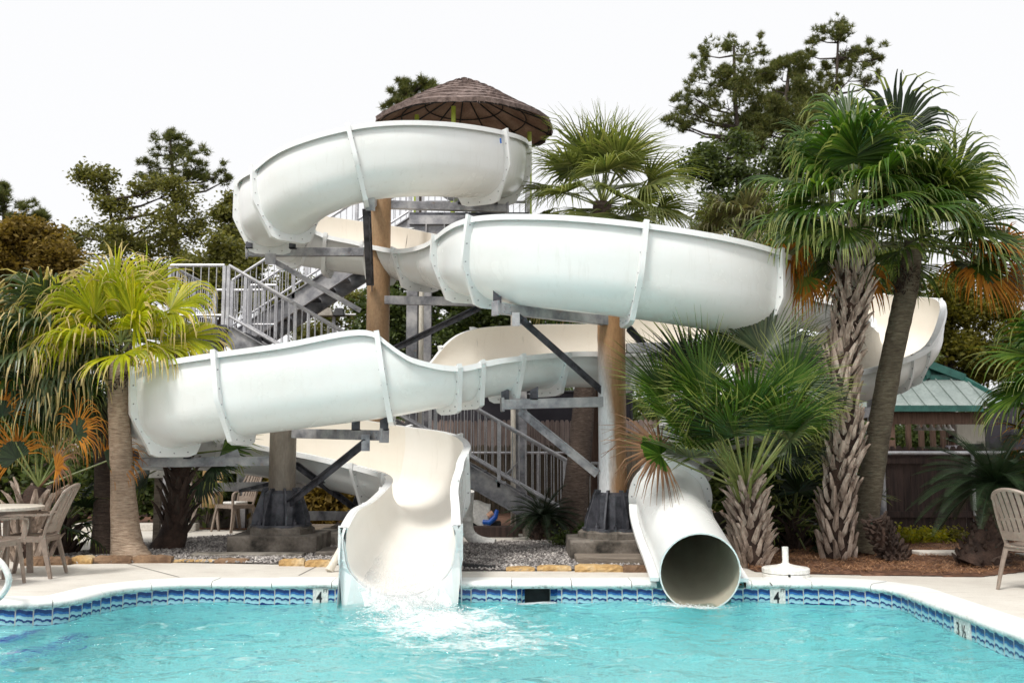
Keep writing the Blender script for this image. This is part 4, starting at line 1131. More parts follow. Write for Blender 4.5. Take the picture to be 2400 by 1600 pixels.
# ---------------------------------------------------------------- signs and lamp
def signpanel(px, label):
    q = P(px, 921, 24); t = thing('pool_sign', label, 'sign', (q.x, 24, 0), 'green and white signs behind the black fence')
    w, h = .26, .42
    mb = MB(); mb.box((q.x, 24, q.z), (w, .02, h)); mb.build('panel', mat('pale_sign_face', (.62, .74, .68), (.72, .8, .75), 5, .5), t)
    mb = MB(); o = V((q.x, 23.985, q.z)); mb.prism([(-.11, -.02), (.02, .16), (-.11, .18)], (1, 0, 0), (0, 0, 1), (0, -1, 0), o, .004); mb.prism([(.0, -.19), (.11, -.19), (.11, .02)], (1, 0, 0), (0, 0, 1), (0, -1, 0), o, .004); mb.prism([(-.11, -.19), (-.03, -.19), (.11, .08), (.11, .15)], (1, 0, 0), (0, 0, 1), (0, -1, 0), o, .003); mb.build('green_print', mat('teal_print', (.02, .24, .16), (.04, .32, .22), 5, .5), t)
    mb = MB(); mb.tube([(q.x, 24.03, 0), (q.x, 24.03, q.z)], .025, 8); mb.build('post', M['black'], t)
signpanel(1265, 'left one of two small green and white signs above the black fence'); signpanel(1291, 'right one of two small green and white signs above the black fence')
q = P(372, 1104, 13.9); t = thing('notice_board', 'white notice board on a brown post behind the left palm trunk', 'sign', (q.x, 14.6, 0))
bx0, bx1 = P(312, 1104, 14.6).x, P(432, 1104, 14.6).x; z1 = P(372, 1103, 14.6).z; z0 = P(372, 1119, 14.6).z
mb = MB(); mb.box(((bx0 + bx1) / 2, 14.6, z0 + .055), (bx1 - bx0, .025, .11)); mb.build('board', M['white_plastic'], t)
for u in (.05, .5, .95): mb = MB(); mb.tube([(bx0 + (bx1 - bx0) * u, 14.575, z0 + .04), (bx0 + (bx1 - bx0) * u, 14.588, z0 + .04)], .009, 6); mb.build('screw', M['black'], t)
x = P(371, 1150, 14.66).x; mb = MB(); mb.box((x, 14.66, z0 / 2), (.09, .09, z0 + .05)); mb.build('post', M['timber'], t)
q = P(783, 733, 27); t = thing('floodlight_pole', 'small double floodlight on a grey pole seen under the stair', 'floodlight', (q.x, 27, 0))
mb = MB(); mb.tube([(q.x, 27, 0), (q.x, 27, q.z)], .05, 8); mb.tube([(q.x - .25, 27, q.z - .05), (q.x + .6, 27, q.z - .05)], .03, 6); mb.build('pole', M['steel'], t, smooth=True)
for dx, w in ((-.2, .42), (.16, .3)): mb = MB(); mb.box((q.x + dx, 26.9, q.z), (w, .3, .22), taper=.7); mb.build('lamp_head', M['concrete'] if dx < 0 else M['black'], t, bevel=.02)

# ---------------------------------------------------------------- person in the pavilion
def person(px, py_top, Y, label):
    h = 1.68; x = P(px, py_top, Y).x; t = thing('person', label, 'person', (x, Y, 0))
    J = [(0, 0, .92, .15, .7), (0, 0, 1.12, .14, .7), (0, 0, 1.33, .155, .65), (0, 0, 1.44, .07), (0, -.01, 1.52, .075), (0, -.02, 1.62, .09), (.17, 0, 1.38, .06), (.25, .01, 1.12, .045), (.24, -.14, .94, .035), (.24, -.22, .92, .028), (-.17, 0, 1.38, .06), (-.25, .01, 1.12, .045), (-.24, -.14, .94, .035), (-.24, -.22, .92, .028), (.09, 0, .86, .10), (.10, -.01, .5, .065), (.10, .02, .08, .045), (.10, -.12, .04, .04), (-.09, 0, .86, .10), (-.10, -.01, .5, .065), (-.10, .02, .08, .045), (-.10, -.12, .04, .04)]
    E = [(0, 1), (1, 2), (2, 3), (3, 4), (4, 5), (2, 6), (6, 7), (7, 8), (8, 9), (2, 10), (10, 11), (11, 12), (12, 13), (0, 14), (14, 15), (15, 16), (16, 17), (0, 18), (18, 19), (19, 20), (20, 21)]
    body = skin_obj(t, 'body', J, E, M['skin'])
    skin_obj(t, 'shirt', [(0, 0, .9, .165, .72), (0, 0, 1.12, .155, .72), (0, 0, 1.33, .17, .68), (0, 0, 1.42, .09), (.17, 0, 1.385, .075), (.235, .005, 1.2, .065), (-.17, 0, 1.385, .075), (-.235, .005, 1.2, .065)], [(0, 1), (1, 2), (2, 3), (2, 4), (4, 5), (2, 6), (6, 7)], M['shirt'])
    skin_obj(t, 'trousers', [(0, 0, .93, .165, .72), (.09, 0, .84, .115), (.10, -.01, .5, .085), (.10, .02, .1, .07), (-.09, 0, .84, .115), (-.10, -.01, .5, .085), (-.10, .02, .1, .07)], [(0, 1), (1, 2), (2, 3), (0, 4), (4, 5), (5, 6)], M['trousers'])
    mb = MB(); mb.lathe((x, Y + .015, 1.60), [(.10, -.06), (.118, .0), (.115, .06), (.085, .11), (.03, .135)], 16); mb.build('hair', M['hair'], t, smooth=True)
    mb = MB()
    for s_ in (-1, 1): mb.box((x + s_ * .035, Y - .108, 1.625), (.022, .012, .012)); mb.box((x + s_ * .098, Y - .01, 1.61), (.02, .04, .06))
    mb.box((x, Y - .118, 1.595), (.022, .035, .035)); mb.box((x, Y - .108, 1.555), (.05, .012, .01)); mb.build('face_detail', M['skin'], t, bevel=.004)
    return t
def skin_obj(t, name, J, E, m):
    bm_ = bmesh.new(); ly = bm_.verts.layers.skin.verify(); vs = []
    for j in J:
        v_ = bm_.verts.new(j[:3]); v_[ly].radius = (j[3], j[3] * (j[4] if len(j) > 4 else 1)); vs.append(v_)
    vs[0][ly].use_root = True
    for a, b in E: bm_.edges.new((vs[a], vs[b]))
    me = bpy.data.meshes.new(name); bm_.to_mesh(me); bm_.free(); me.materials.append(m)
    o = bpy.data.objects.new(name, me); col.objects.link(o); o.parent = t
    o.modifiers.new('skin', 'SKIN'); s_ = o.modifiers.new('sub', 'SUBSURF'); s_.levels = 1; s_.render_levels = 2
    return o
person(2232, 1020, 30.2, 'person with short black hair in a white shirt standing inside the pavilion')
# ---------------------------------------------------------------- palms
UPV = V((0, 0, 1))
def fan_blade(mb, hub, d, n, R, nseg, spread, droop, split, tipf, rng, wf=1.0, stiff=0.0, cup=.18, mi=0, tip=1):
    """a costapalmate blade: pleated leaflets fused to `split`, then free, tapering and hanging"""
    d = d.normalized(); n = (n - d * n.dot(d)).normalized(); s = d.cross(n)
    dphi = 2 * spread / (nseg - 1)
    for k in range(nseg):
        ph = -spread + dphi * k + rng.uniform(-.15, .15) * dphi
        L = R * (1 - .30 * (abs(ph) / spread) ** 2.2) * rng.uniform(.92, 1.06)
        d0 = (d * math.cos(ph) + s * math.sin(ph) + n * cup * (abs(math.sin(ph * .7)) + .1)).normalized()
        ts = (.0, .22, split, .62, .76, .88, 1.0) if droop > .35 else (.0, .25, split, .70, 1.0)
        p = hub + d0 * L * ts[0]; cur = d0; prev = ts[0]; ctr = []
        dr = droop * rng.uniform(.5, 1.4); kink = rng.random() < .3 * min(1, droop)
        wmax = L * split * math.tan(dphi / 2) * 1.04 * wf
        for j, t in enumerate(ts):
            if j:
                st = (t - prev) * L
                if t > split * .9:
                    g = dr * (t - split * .85) * (2.6 if not kink else 4.2)
                    cur = (cur + V((0, 0, -1)) * g + V((rng.uniform(-.05, .05), rng.uniform(-.05, .05), 0)) * (1 + droop)).normalized()
                else: cur = (cur + V((0, 0, -1)) * dr * .06).normalized()
                p = p + cur * st
            if t <= split: w = (t * L * math.tan(dphi / 2) * 1.04 + .003) * wf
            else: w = wmax * (1 - ((t - split) / (1 - split)) ** .85) * .92 + .0016
            ctr.append((p, cur, w, t)); prev = t
        o = len(mb.v); tf_ = tipf * rng.uniform(.72, 1.2) if tipf < .9 else tipf * rng.uniform(.9, 1.08)
        for (q, c, w, t) in ctr:
            side = n.cross(c)
            if side.length < .15: side = s.copy()
            side.normalize(); nn = c.cross(side)
            fold = (.45 if t <= split else .35)
            mb.v += [q - side * w, q + nn * w * fold, q + side * w]
        for j in range(len(ctr) - 1):
            mi_ = tip if ctr[j + 1][3] > tf_ else mi
            a = o + 3 * j
            mb.f += [[a, a + 3, a + 4, a + 1], [a + 1, a + 4, a + 5, a + 2]]; mb.m += [mi_, mi_]

def frond(parent, base, d, pet, R, mats, rng, nseg=34, spread=1.9, droop=.6, split=.45, tipf=.85, sag=.25, face=None, cup=.18, prad=.014, label=None, wf=1.0):
    """one fan leaf: arching petiole plus blade, a mesh of its own under its palm"""
    mb = MB(); d = d.normalized(); pts = [V(base)]; cur = d.copy()
    for i in range(5):
        pts.append(pts[-1] + cur * pet / 5); cur = (cur + V((0, 0, -1)) * sag * .2).normalized()
    mb.tube(pts, [prad * 1.3, prad, prad, prad * .9, prad * .8, prad * .7], 5, 2)
    n = face.copy() if face is not None else UPV * .9 + V((rng.uniform(-.35, .35), rng.uniform(-.35, .35), 0)) - V((d.x, d.y, 0)) * .35 * (1 if d.z > 0 else -.4)
    fan_blade(mb, pts[-1], cur, n, R, nseg, spread, droop, split, tipf, rng, wf, cup=cup)
    o = mb.build('frond', mats, parent)
    if label: o['label'] = label
    return o

def crown(parent, c, n, pet, R, mats, seed, lo=-.55, hi=1.45, droop=.6, nseg=32, spread=1.85, split=.45, tipf=.86, sag=.3, jit=.18, squash=1.0, dead=0, dead_mats=None, tilt=V((0, 0, 0)), skip=None, wf=1.0, dead_label=None):
    rng = random.Random(seed); ga = 2.399963
    for i in range(n):
        u = i / max(1, n - 1)
        el = hi - (hi - lo) * u ** .85 + rng.uniform(-jit, jit) * .5
        az = i * ga + rng.uniform(-jit, jit)
        d = V((math.cos(az) * math.cos(el), math.sin(az) * math.cos(el), math.sin(el))) + tilt
        if skip and skip(d): continue
        k = rng.uniform(.85, 1.12)
        is_dead = u > 1 - dead
        b = V(c) + V((d.x, d.y, 0)) * .06 - UPV * .25 * u
        frond(parent, b, d, pet * k * (.75 + .4 * u), R * rng.uniform(.9, 1.1), dead_mats if is_dead else mats, rng, nseg, spread * rng.uniform(.92, 1.08), droop * rng.uniform(.7, 1.3) * (.8 + .5 * u), split, tipf * rng.uniform(.96, 1.06), sag * rng.uniform(.6, 1.4), wf=wf, label=(dead_label if is_dead else None))

def trunk(parent, path, rads, m, n=20, jit=.02, seed=1, rings=0):
    rng = random.Random(seed); sm = catmull([tuple(p) for p in path], 8); mb = MB()
    rr = catmull([(r,) for r in rads], 8)
    mb.tube([V(q[1]) for q in sm], [max(.02, r[1][0]) * (1 + rng.uniform(-jit, jit)) for r in rr], n, jit=.012, rng=rng)
    return mb.build('trunk', m, parent, smooth=True, angle=70), [V(q[1]) for q in sm], [r[1][0] for r in rr]

def boots(parent, cl, rad, seed, step=.055, m='boot', ln=.22, w=.085, out=.42, start=0, end=1, name='leaf_base'):
    """the split stubs of old leaves, in a criss-cross spiral up the trunk"""
    rng = random.Random(seed); mb = MB(); L = [0]
    for a, b in zip(cl, cl[1:]): L.append(L[-1] + (b - a).length)
    s = start * L[-1]; k = 0
    while s < L[-1] * end:
        i = max(j for j in range(len(L)) if L[j] <= s); i = min(i, len(cl) - 2); t = (s - L[i]) / max(1e-5, L[i + 1] - L[i])
        c = cl[i].lerp(cl[i + 1], t); r = rad[i] * (1 - t) + rad[i + 1] * t; ax = (cl[i + 1] - cl[i]).normalized()
        az = k * 2.399963 + rng.uniform(-.2, .2); d = V((math.cos(az), math.sin(az), 0)); d = (d - ax * d.dot(ax)).normalized(); sd = ax.cross(d)
        l = ln * rng.uniform(.65, 1.35); ww = w * rng.uniform(.8, 1.2); lean = out * rng.uniform(.5, 1.5)
        tw = rng.uniform(-.3, .3)
        p0 = c + d * (r - .03) - ax * l * .35; p1 = c + d * (r + .015) + sd * tw * .02; p2 = p1 + (ax + d * lean + sd * tw * .5).normalized() * l * .6; p3 = p2 + (ax + d * lean * 1.6 + sd * tw).normalized() * l * .35
        o = len(mb.v)
        for p, q, th in ((p0, 1.25, .03), (p1, 1.0, .034), (p2, .62, .026), (p3, .42 * rng.uniform(.6, 1.3), .012)):
            dd = d - ax * .2
            mb.v += [p - sd * ww * q * .5, p + dd * th, p + sd * ww * q * .5, p - dd * th * .8]
        for j in range(3):
            for a in range(4):
                a2 = (a + 1) % 4; mb.f.append([o + 4 * j + a, o + 4 * j + a2, o + 4 * j + 4 + a2, o + 4 * j + 4 + a]); mb.m.append(0)
        mb.f.append([o + 12, o + 13, o + 14, o + 15]); mb.m.append(0)
        s += step * rng.uniform(.7, 1.3); k += 1
    return mb.build(name, M[m], parent)

def fibre(parent, c, r, h, n, seed, m='trunk_fibre', drop=.1):
    rng = random.Random(seed); mb = MB()
    for i in range(n):
        a = rng.uniform(0, 6.283); d = V((math.cos(a), math.sin(a), 0)); p = V(c) + d * r * rng.uniform(.7, 1.0) + UPV * rng.uniform(0, h)
        q = p + d * rng.uniform(.03, .12) + UPV * rng.uniform(-drop, drop * .8); s_ = V((-d.y, d.x, 0)) * rng.uniform(.004, .014)
        mb.add([p - s_, p + s_, q], [(0, 1, 2)])
    return mb.build('fibre_skirt', M[m], parent)

def mats_of(a, b='tip_pale'): return [M[a], M[b], M['petiole']]
DEAD = [M['fan_orange'], M['fan_brown'], M['fan_brown']]
BROWN = [M['fan_brown'], M['fan_brown'], M['fan_brown']]
def palm(name, label, base, group='palms around the slides'):
    return thing(name, label, 'palm tree', base, group)
def fans(t, c, lst, rng, nseg=44):
    for (hx, hy, Yh, R, fc, sp_, dr, mt, sg, sl) in lst:
        h = P(hx, hy, Yh); pv = h - c
        frond(t, c, pv + UPV * sg * .5 * pv.length, pv.length * 1.02, R, mt, rng, nseg, sp_, dr, sl, .84 if mt[1] is M['tip_pale'] else (.86 if mt[1] is M['tip_tan'] else .42), sg, face=V(fc), cup=.14)

# 1 left: smooth tan trunk, yellow-green drooping crown
Y = 12.45
t = palm('fan_palm', 'fan palm with smooth tan trunk and yellow green drooping crown left of the slide', G(302, 1303) * V((1, 1, 0)) if False else V((P(302, 1303, Y).x, Y, 0)))
c = P(285, 800, Y)
trunk(t, [P(306, 1312, Y), P(297, 1270, Y), P(290, 1180, Y), P(283, 1050, Y), P(277, 930, Y), P(284, 835, Y)], [.25, .19, .155, .135, .125, .12], M['trunk_tan'], seed=2)
mb = MB(); fibre(t, P(283, 915, Y), .15, .22, 160, 4, 'trunk_fibre', .1)
W1 = mats_of('fan_yellow', 'tip_tan')
crown(t, c, 12, .48, .85, W1, 12, lo=-.10, hi=1.45, droop=.8, nseg=44, spread=1.8, split=.5, tipf=.86, sag=.28, tilt=V((0, .15, .15)))
rng = random.Random(77)
fans(t, c, [(312, 748, Y - .35, .84, (.05, -.9, .3), 1.85, .40, W1, .05, .56), (222, 738, Y - .2, .84, (-.4, -.6, .6), 1.8, .85, W1, .15, .52), (398, 728, Y - .2, .82, (.4, -.6, .6), 1.8, .85, W1, .15, .52), (268, 690, Y + .1, .80, (0, -.9, .3), 1.5, .5, W1, .05, .52), (335, 690, Y + .2, .78, (.1, -.9, .25), 1.5, .55, W1, .05, .52),
    (425, 795, Y - .15, .80, (.45, -.6, .6), 1.9, .6, W1, .2, .52), (165, 790, Y - .1, .82, (-.45, -.6, .6), 1.9, .9, W1, .2, .5), (140, 715, Y + .1, .80, (-.4, -.6, .5), 1.8, 1.0, W1, .1, .48), (365, 815, Y - .45, .66, (.25, -.6, .75), 1.9, .8, W1, .3, .5)], rng, 46)
# 2 behind it, darker trunk and grey-green crown at the far left
Y = 12.95
t = palm('fan_palm', 'fan palm with brown ringed trunk and dark grey green crown behind the tan trunked palm', V((P(245, 1295, Y).x, Y, 0)))
trunk(t, [P(243, 1300, Y), P(247, 1200, Y), P(246, 1080, Y), P(225, 960, Y), P(180, 870, Y), P(150, 835, Y)], [.17, .15, .135, .125, .12, .11], M['trunk_dark'], seed=3)
crown(t, P(120, 800, Y), 28, .58, .95, mats_of('fan_blue', 'tip_tan'), 21, lo=-.6, hi=1.35, droop=.8, nseg=40, spread=1.8, tipf=.84, sag=.4)
# 3 far left edge: another crown of dark fronds with pale tips
Y = 12.9
t = palm('fan_palm', 'dark green fan palm cut by the left edge of the photo with pale hanging tips', V((P(-30, 1290, Y).x, Y, 0)))
trunk(t, [P(-30, 1290, Y), P(-28, 1100, Y), P(0, 900, Y)], [.17, .14, .12], M['trunk_dark'], seed=5)
crown(t, P(15, 880, Y), 20, .45, .80, mats_of('fan_green', 'tip_tan'), 31, lo=-.6, hi=1.35, droop=.8, nseg=38, tipf=.86, sag=.35)
# 4 low palmetto with orange dying fronds over a booted stump
Y = 12.2
b = V((P(75, 1290, Y).x, Y, 0))
t = palm('palmetto', 'low palmetto with orange dying fronds and a criss cross stump behind the left chair', b)
_, cl, rd_ = trunk(t, [b, P(72, 1250, Y), P(80, 1180, Y), P(90, 1140, Y)], [.20, .20, .18, .10], M['trunk_fibre'], seed=6)
boots(t, cl, rd_, 8, step=.014, ln=.26, w=.11, out=.55, end=.85)
rng = random.Random(9)
OR = [M['fan_dark'], M['fan_orange'], M['petiole']]
for (hx, hy, dy, R, dd, fc, mt, tf) in ((180, 1020, -.25, .58, (.35, -.3, .1), (-.1, -.9, .35), OR, .42), (5, 975, -.2, .52, (-.4, -.3, .4), (.2, -.85, .4), OR, .45), (70, 930, .1, .72, (-.1, -.3, .8), (0, -.8, .6), mats_of('fan_dark'), .95),
        (130, 1100, -.2, .55, (.2, -.4, -.5), (0, -.8, .5), DEAD, .6), (40, 1075, -.1, .6, (-.3, -.2, -.5), (0, -.7, .6), OR, .5), (250, 1080, .2, .5, (.6, 0, -.3), (-.2, -.8, .4), OR, .55), (110, 985, .2, .7, (.1, 0, .9), (0, -.9, .3), mats_of('fan_dark'), .9), (200, 930, .3, .62, (.4, .1, .6), (-.2, -.8, .5), mats_of('fan_green'), .9)):
    h = P(hx, hy, Y + dy); bs = P(92, 1142, Y); pv = h - bs
    frond(t, bs, pv, pv.length, R * 1.1, mt, rng, 34, rng.uniform(1.35, 1.8), .5, .35, tf, 0, face=V(fc) + V((rng.uniform(-.5, .5), 0, rng.uniform(-.1, .5))), cup=.12)
# 5 small dark booted palm left of the grey column
Y = 13.6
t = palm('palmetto', 'short dark palm with a rough booted trunk left of the grey column', V((P(400, 1290, Y).x, Y, 0)))
_, cl, rd_ = trunk(t, [P(385, 1296, Y), P(405, 1255, Y), P(416, 1190, Y), P(424, 1100, Y), P(432, 1060, Y)], [.22, .19, .14, .12, .09], M['trunk_fibre'], seed=7)
boots(t, cl, rd_, 12, step=.024, m='boot_dark', ln=.24, w=.09, out=.7, start=.28)
rng = random.Random(14)
for (hx, hy, dy, R, dd, mt) in ((520, 1055, -.1, .60, (.8, -.1, .1), 'fan_deep'), (500, 1090, -.3, .52, (.7, -.3, -.3), 'fan_dark'), (460, 1010, .1, .55, (.5, 0, .8), 'fan_deep'), (380, 1050, .2, .6, (-.6, .2, .3), 'fan_dark'), (470, 1120, .1, .5, (.5, .2, -.6), 'fan_dark'), (350, 1110, .2, .55, (-.6, 0, -.4), 'fan_dark'), (420, 985, .2, .5, (-.1, .3, .9), 'fan_dark')):
    h = P(hx, hy, Y + dy); bs = P(432, 1065, Y); pv = h - bs
    frond(t, bs, pv, pv.length, R, mats_of(mt), rng, 26, 1.5, .3, .4, .95, 0, face=V((0, -.75, .65)), cup=.08)
# 6 tall slender palm behind the middle of the slide
Y = 15.9
t = palm('fan_palm', 'tall palm whose stiff grey green crown stands above the middle curve of the slide', V((P(1340, 1270, Y).x, Y, 0)))
trunk(t, [P(1330, 1268, 15.2), P(1345, 1180, 15.4), P(1360, 1050, 15.6), P(1372, 900, 15.8), P(1395, 650, Y), P(1412, 475, Y)], [.28, .21, .185, .17, .16, .15], M['trunk_dark'], seed=8)
crown(t, P(1412, 468, Y), 38, .84, 1.02, mats_of('fan_pale'), 41, lo=-.5, hi=1.45, droop=.30, nseg=44, spread=1.75, split=.4, sag=.28, tipf=.90)
# 7 its neighbour, crown hidden low behind the slide
Y = 16.2
t = palm('fan_palm', 'reddish brown trunked palm with a low crown half hidden under the middle curve', V((P(1408, 1260, Y).x, Y, 0)))
trunk(t, [P(1410, 1262, Y), P(1405, 1100, Y), P(1400, 900, Y), P(1375, 700, Y), P(1360, 640, Y)], [.17, .14, .125, .12, .11], M['post_wood'], seed=9)
crown(t, P(1360, 665, Y), 18, .4, .72, mats_of('fan_deep', 'tip_tan'), 51, lo=-.9, hi=1.0, droop=.7, nseg=26)
# 8 dull half-dead crown behind the right palms
Y = 16.6
t = palm('fan_palm', 'palm with a dull brownish half dry crown above the right end of the slide', V((P(1750, 1270, Y).x, Y, 0)))
trunk(t, [P(1760, 1270, Y), P(1750, 1000, Y), P(1740, 700, Y), P(1735, 560, Y)], [.2, .16, .15, .14], M['trunk_dark'], seed=10)
crown(t, P(1735, 540, Y), 30, .5, .85, [M['fan_dull'], M['tip_pale'], M['petiole']], 61, lo=-.9, hi=1.25, droop=.7, nseg=36, dead=.25, dead_mats=BROWN, dead_label='brown dry frond')
# 9 right: tall booted palm
Y = 12.15
t = palm('cabbage_palm', 'tall cabbage palm with a thick booted trunk and deep green hanging crown at right', V((P(1965, 1310, Y).x, Y, 0)))
_, cl, rd_ = trunk(t, [P(1965, 1322, Y), P(1962, 1230, Y), P(1968, 1120, Y), P(1985, 1010, Y), P(1968, 900, Y), P(1985, 780, Y), P(2002, 660, Y), P(2010, 540, Y)], [.17, .155, .14, .145, .155, .155, .15, .11], M['trunk_fibre'], seed=11)
boots(t, cl, rd_, 15, step=.0165, ln=.22, w=.085, out=.36)
fibre(t, P(1985, 800, Y), .22, .9, 420, 16, 'boot', .12)
fibre(t, P(1968, 1130, Y), .2, .5, 160, 17, 'trunk_fibre', .1)
c = P(2005, 475, Y); R1 = mats_of('fan_deep')
crown(t, c, 20, .66, .92, R1, 71, lo=-.02, hi=1.40, droop=.48, nseg=42, spread=1.8, split=.52, tipf=.93, sag=.30, jit=.3, tilt=V((-.03, .1, 0)))
rng = random.Random(72); FD = mats_of('fan_deep')
fans(t, c, [(2015, 372, Y - .35, .92, (.05, -.9, .3), 1.75, .42, FD, .05, .55), (1936, 392, Y - .2, .88, (-.4, -.55, .6), 1.8, .95, FD, .2, .5), (2042, 425, Y - .60, .82, (.1, -.45, .85), 1.9, 1.05, FD, .25, .5), (1930, 482, Y - .35, .88, (-.35, -.5, .75), 1.9, .7, FD, .2, .52),
    (1990, 300, Y + .3, .90, (0, -.9, .2), 1.5, .8, FD, .05, .5), (1895, 520, Y - .2, .80, (-.4, -.5, .7), 1.9, .7, mats_of('fan_green'), .3, .5), (1985, 540, Y - .6, .62, (0, -.5, .8), 2.0, .8, mats_of('fan_green'), .35, .5)], rng)
for dd, tf in (((-.85, .25, -.35), .35), ((-.7, .4, -.6), .25), ((.2, .6, -.6), .4)):
    frond(t, c - UPV * .15, V(dd), .8, .75, [M['fan_dull'], M['fan_orange'], M['petiole']], rng, 30, 1.9, .8, .4, tf, .4, label='orange dying frond')
fans(t, c, [(1860, 600, Y + .25, .62, (-.4, -.7, .4), 1.9, .6, [M['fan_dull'], M['fan_orange'], M['petiole']], .4, .4), (1895, 650, Y + .15, .60, (-.2, -.8, .4), 1.9, .8, [M['fan_lime'], M['fan_orange'], M['petiole']], .4, .4)], rng, 34)
# 10 right: tall smooth leaning palm
Y = 12.7
t = palm('fan_palm', 'tall palm with a smooth mossy S curved trunk beside the booted palm at right', V((P(2015, 1290, Y).x, Y, 0)))
trunk(t, [P(2018, 1292, Y), P(2034, 1180, Y), P(2052, 1060, Y), P(2070, 950, Y), P(2090, 840, Y), P(2112, 740, Y), P(2126, 672, Y), P(2142, 570, Y)], [.18, .155, .148, .143, .14, .14, .14, .11], M['trunk_green'], seed=12)
fibre(t, P(2125, 690, Y), .17, .35, 420, 19, 'trunk_fibre', .1)
c = P(2150, 545, Y)
crown(t, c, 23, .66, .95, mats_of('fan_green'), 81, lo=-.12, hi=1.40, droop=.38, nseg=42, spread=1.8, split=.50, tipf=.94, sag=.30, jit=.3, tilt=V((.12, .1, 0)))
rng = random.Random(82)
fans(t, c, [(2105, 330, Y - .1, 1.05, (-.25, -.9, .15), 1.75, .62, mats_of('fan_dark'), .05, .52), (2168, 455, Y - .45, .88, (.2, -.6, .7), 1.9, .8, mats_of('fan_green'), .2, .5), (2235, 430, Y, .95, (.4, -.6, .5), 1.8, .5, mats_of('fan_green'), .15, .5), (2265, 545, Y - .2, .95, (.45, -.5, .65), 1.8, .45, mats_of('fan_green'), .2, .48), (2110, 520, Y - .6, .66, (0, -.5, .85), 1.9, .7, mats_of('fan_green'), .3, .5)], rng)
OG = [M['fan_green'], M['fan_orange'], M['petiole']]
for dd, tf in (((.95, -.2, .05), .62), ((.95, .1, -.25), .55)):
    frond(t, c - UPV * .15, V(dd), .75, .95, OG, rng, 36, 2.1, .6, .4, tf, .3, label='frond dying back to orange')
fans(t, c, [(2290, 625, Y - .35, .80, (.15, -.85, .4), 1.9, .35, OG, .35, .4), (2345, 575, Y - .1, .85, (.4, -.7, .5), 1.8, .25, OG, .2, .42), (2360, 655, Y, .75, (.3, -.8, .4), 1.8, .35, [M['fan_dull'], M['fan_orange'], M['petiole']], .4, .4)], rng, 40)
# 11 stout cabbage palm in front of the tube slide
Y = 11.65
t = palm('cabbage_palm', 'stout low cabbage palm with spreading deep green fans in front of the tube slide', V((P(1757, 1325, Y).x, Y, 0)))
_, cl, rd_ = trunk(t, [P(1757, 1332, Y), P(1758, 1290, Y), P(1756, 1230, Y), P(1752, 1175, Y), P(1748, 1130, Y)], [.17, .175, .155, .12, .06], M['trunk_fibre'], seed=13)
boots(t, cl, rd_, 23, step=.0105, ln=.23, w=.07, out=.7, end=.97)
rng = random.Random(24); D1 = mats_of('fan_deep'); c = P(1748, 1150, Y)
for (hx, hy, dy, R, fc, sp_, dr, mt) in (
        (1650, 925, -.35, .80, (.25, -.85, .3), 1.9, .12, D1), (1560, 925, .1, .72, (.5, -.6, .4), 1.9, .10, D1), (1765, 958, -.75, .62, (0, -.25, .9), 2.9, .14, D1), (1850, 905, -.1, .62, (-.3, -.8, .3), 1.9, .14, D1),
        (1790, 830, .25, .80, (0, -.9, .1), 1.5, .04, mats_of('fan_blue')), (1700, 850, .35, .72, (.1, -.9, .1), 1.6, .05, D1), (1880, 985, -.2, .52, (-.5, -.5, .6), 1.9, .25, D1), (1590, 1000, -.3, .66, (.5, -.4, .6), 2.0, .25, D1),
        (1850, 1030, -.5, .60, (-.2, -.5, .8), 2.2, .35, mats_of('fan_blue')), (1660, 1010, -.5, .60, (.2, -.4, .9), 2.2, .35, mats_of('fan_blue')), (1760, 1010, .5, .62, (0, -.5, .8), 2.3, .3, mats_of('fan_dark')), (1900, 940, .3, .55, (-.4, -.6, .5), 1.9, .2, mats_of('fan_dark')),
        (1620, 870, .5, .72, (.2, -.9, .2), 1.8, .08, mats_of('fan_dark')), (1855, 850, .5, .58, (-.1, -.9, .2), 1.7, .08, mats_of('fan_dark')), (1820, 1070, .3, .55, (-.3, -.6, .6), 2.0, .5, mats_of('fan_dark'))):
    h = P(hx, hy, Y + dy); pv = h - c
    frond(t, c, pv, pv.length, R * 1.26, mt, rng, 48, min(sp_, 2.3) * .95, dr * .7, .38, .96, 0, face=V(fc) + V((rng.uniform(-.3, .3), 0, rng.uniform(-.2, .3))), cup=.16, wf=.95)
for k in range(24):
    az = k * 2.4 + .3; el = rng.uniform(.35, 1.15); dv = V((math.cos(az) * math.cos(el), math.sin(az) * math.cos(el), math.sin(el)))
    if dv.y < -.75 or dv.x > .5: continue
    frond(t, c, dv, rng.uniform(.7, 1.05), rng.uniform(.8, 1.0), rng.choice([D1, D1, D1, mats_of('fan_blue')]), rng, 44, 1.75, .10, .38, .96, .15, cup=.1)
h = P(1548, 1065, Y - .45); pv = h - c
frond(t, c, pv, pv.length, .78, [M['fan_deep'], M['fan_brown'], M['petiole']], rng, 44, 2.2, .3, .35, .38, 0, face=V((.25, -.75, .6)), cup=.05, label='frond with brown withered leaflets')
for k in range(9):        # cut green leaf stalks standing out of the head
    a = k * 2.4 + rng.uniform(-.5, .5); ls_ = rng.uniform(.25, .8); d = V((math.cos(a) * ls_, math.sin(a) * ls_, 1)).normalized(); mb = MB(); b = c + V((math.cos(a), math.sin(a), 0)) * .08 - UPV * .12; l = rng.uniform(.22, .5)
    mb.tube([b, b + d * l * .5, b + d * l + V((d.x, d.y, 0)) * .03], [.03, .02, .013], 5); mb.build('leaf_stalk', M['petiole'] if k % 3 else M['boot'], t)
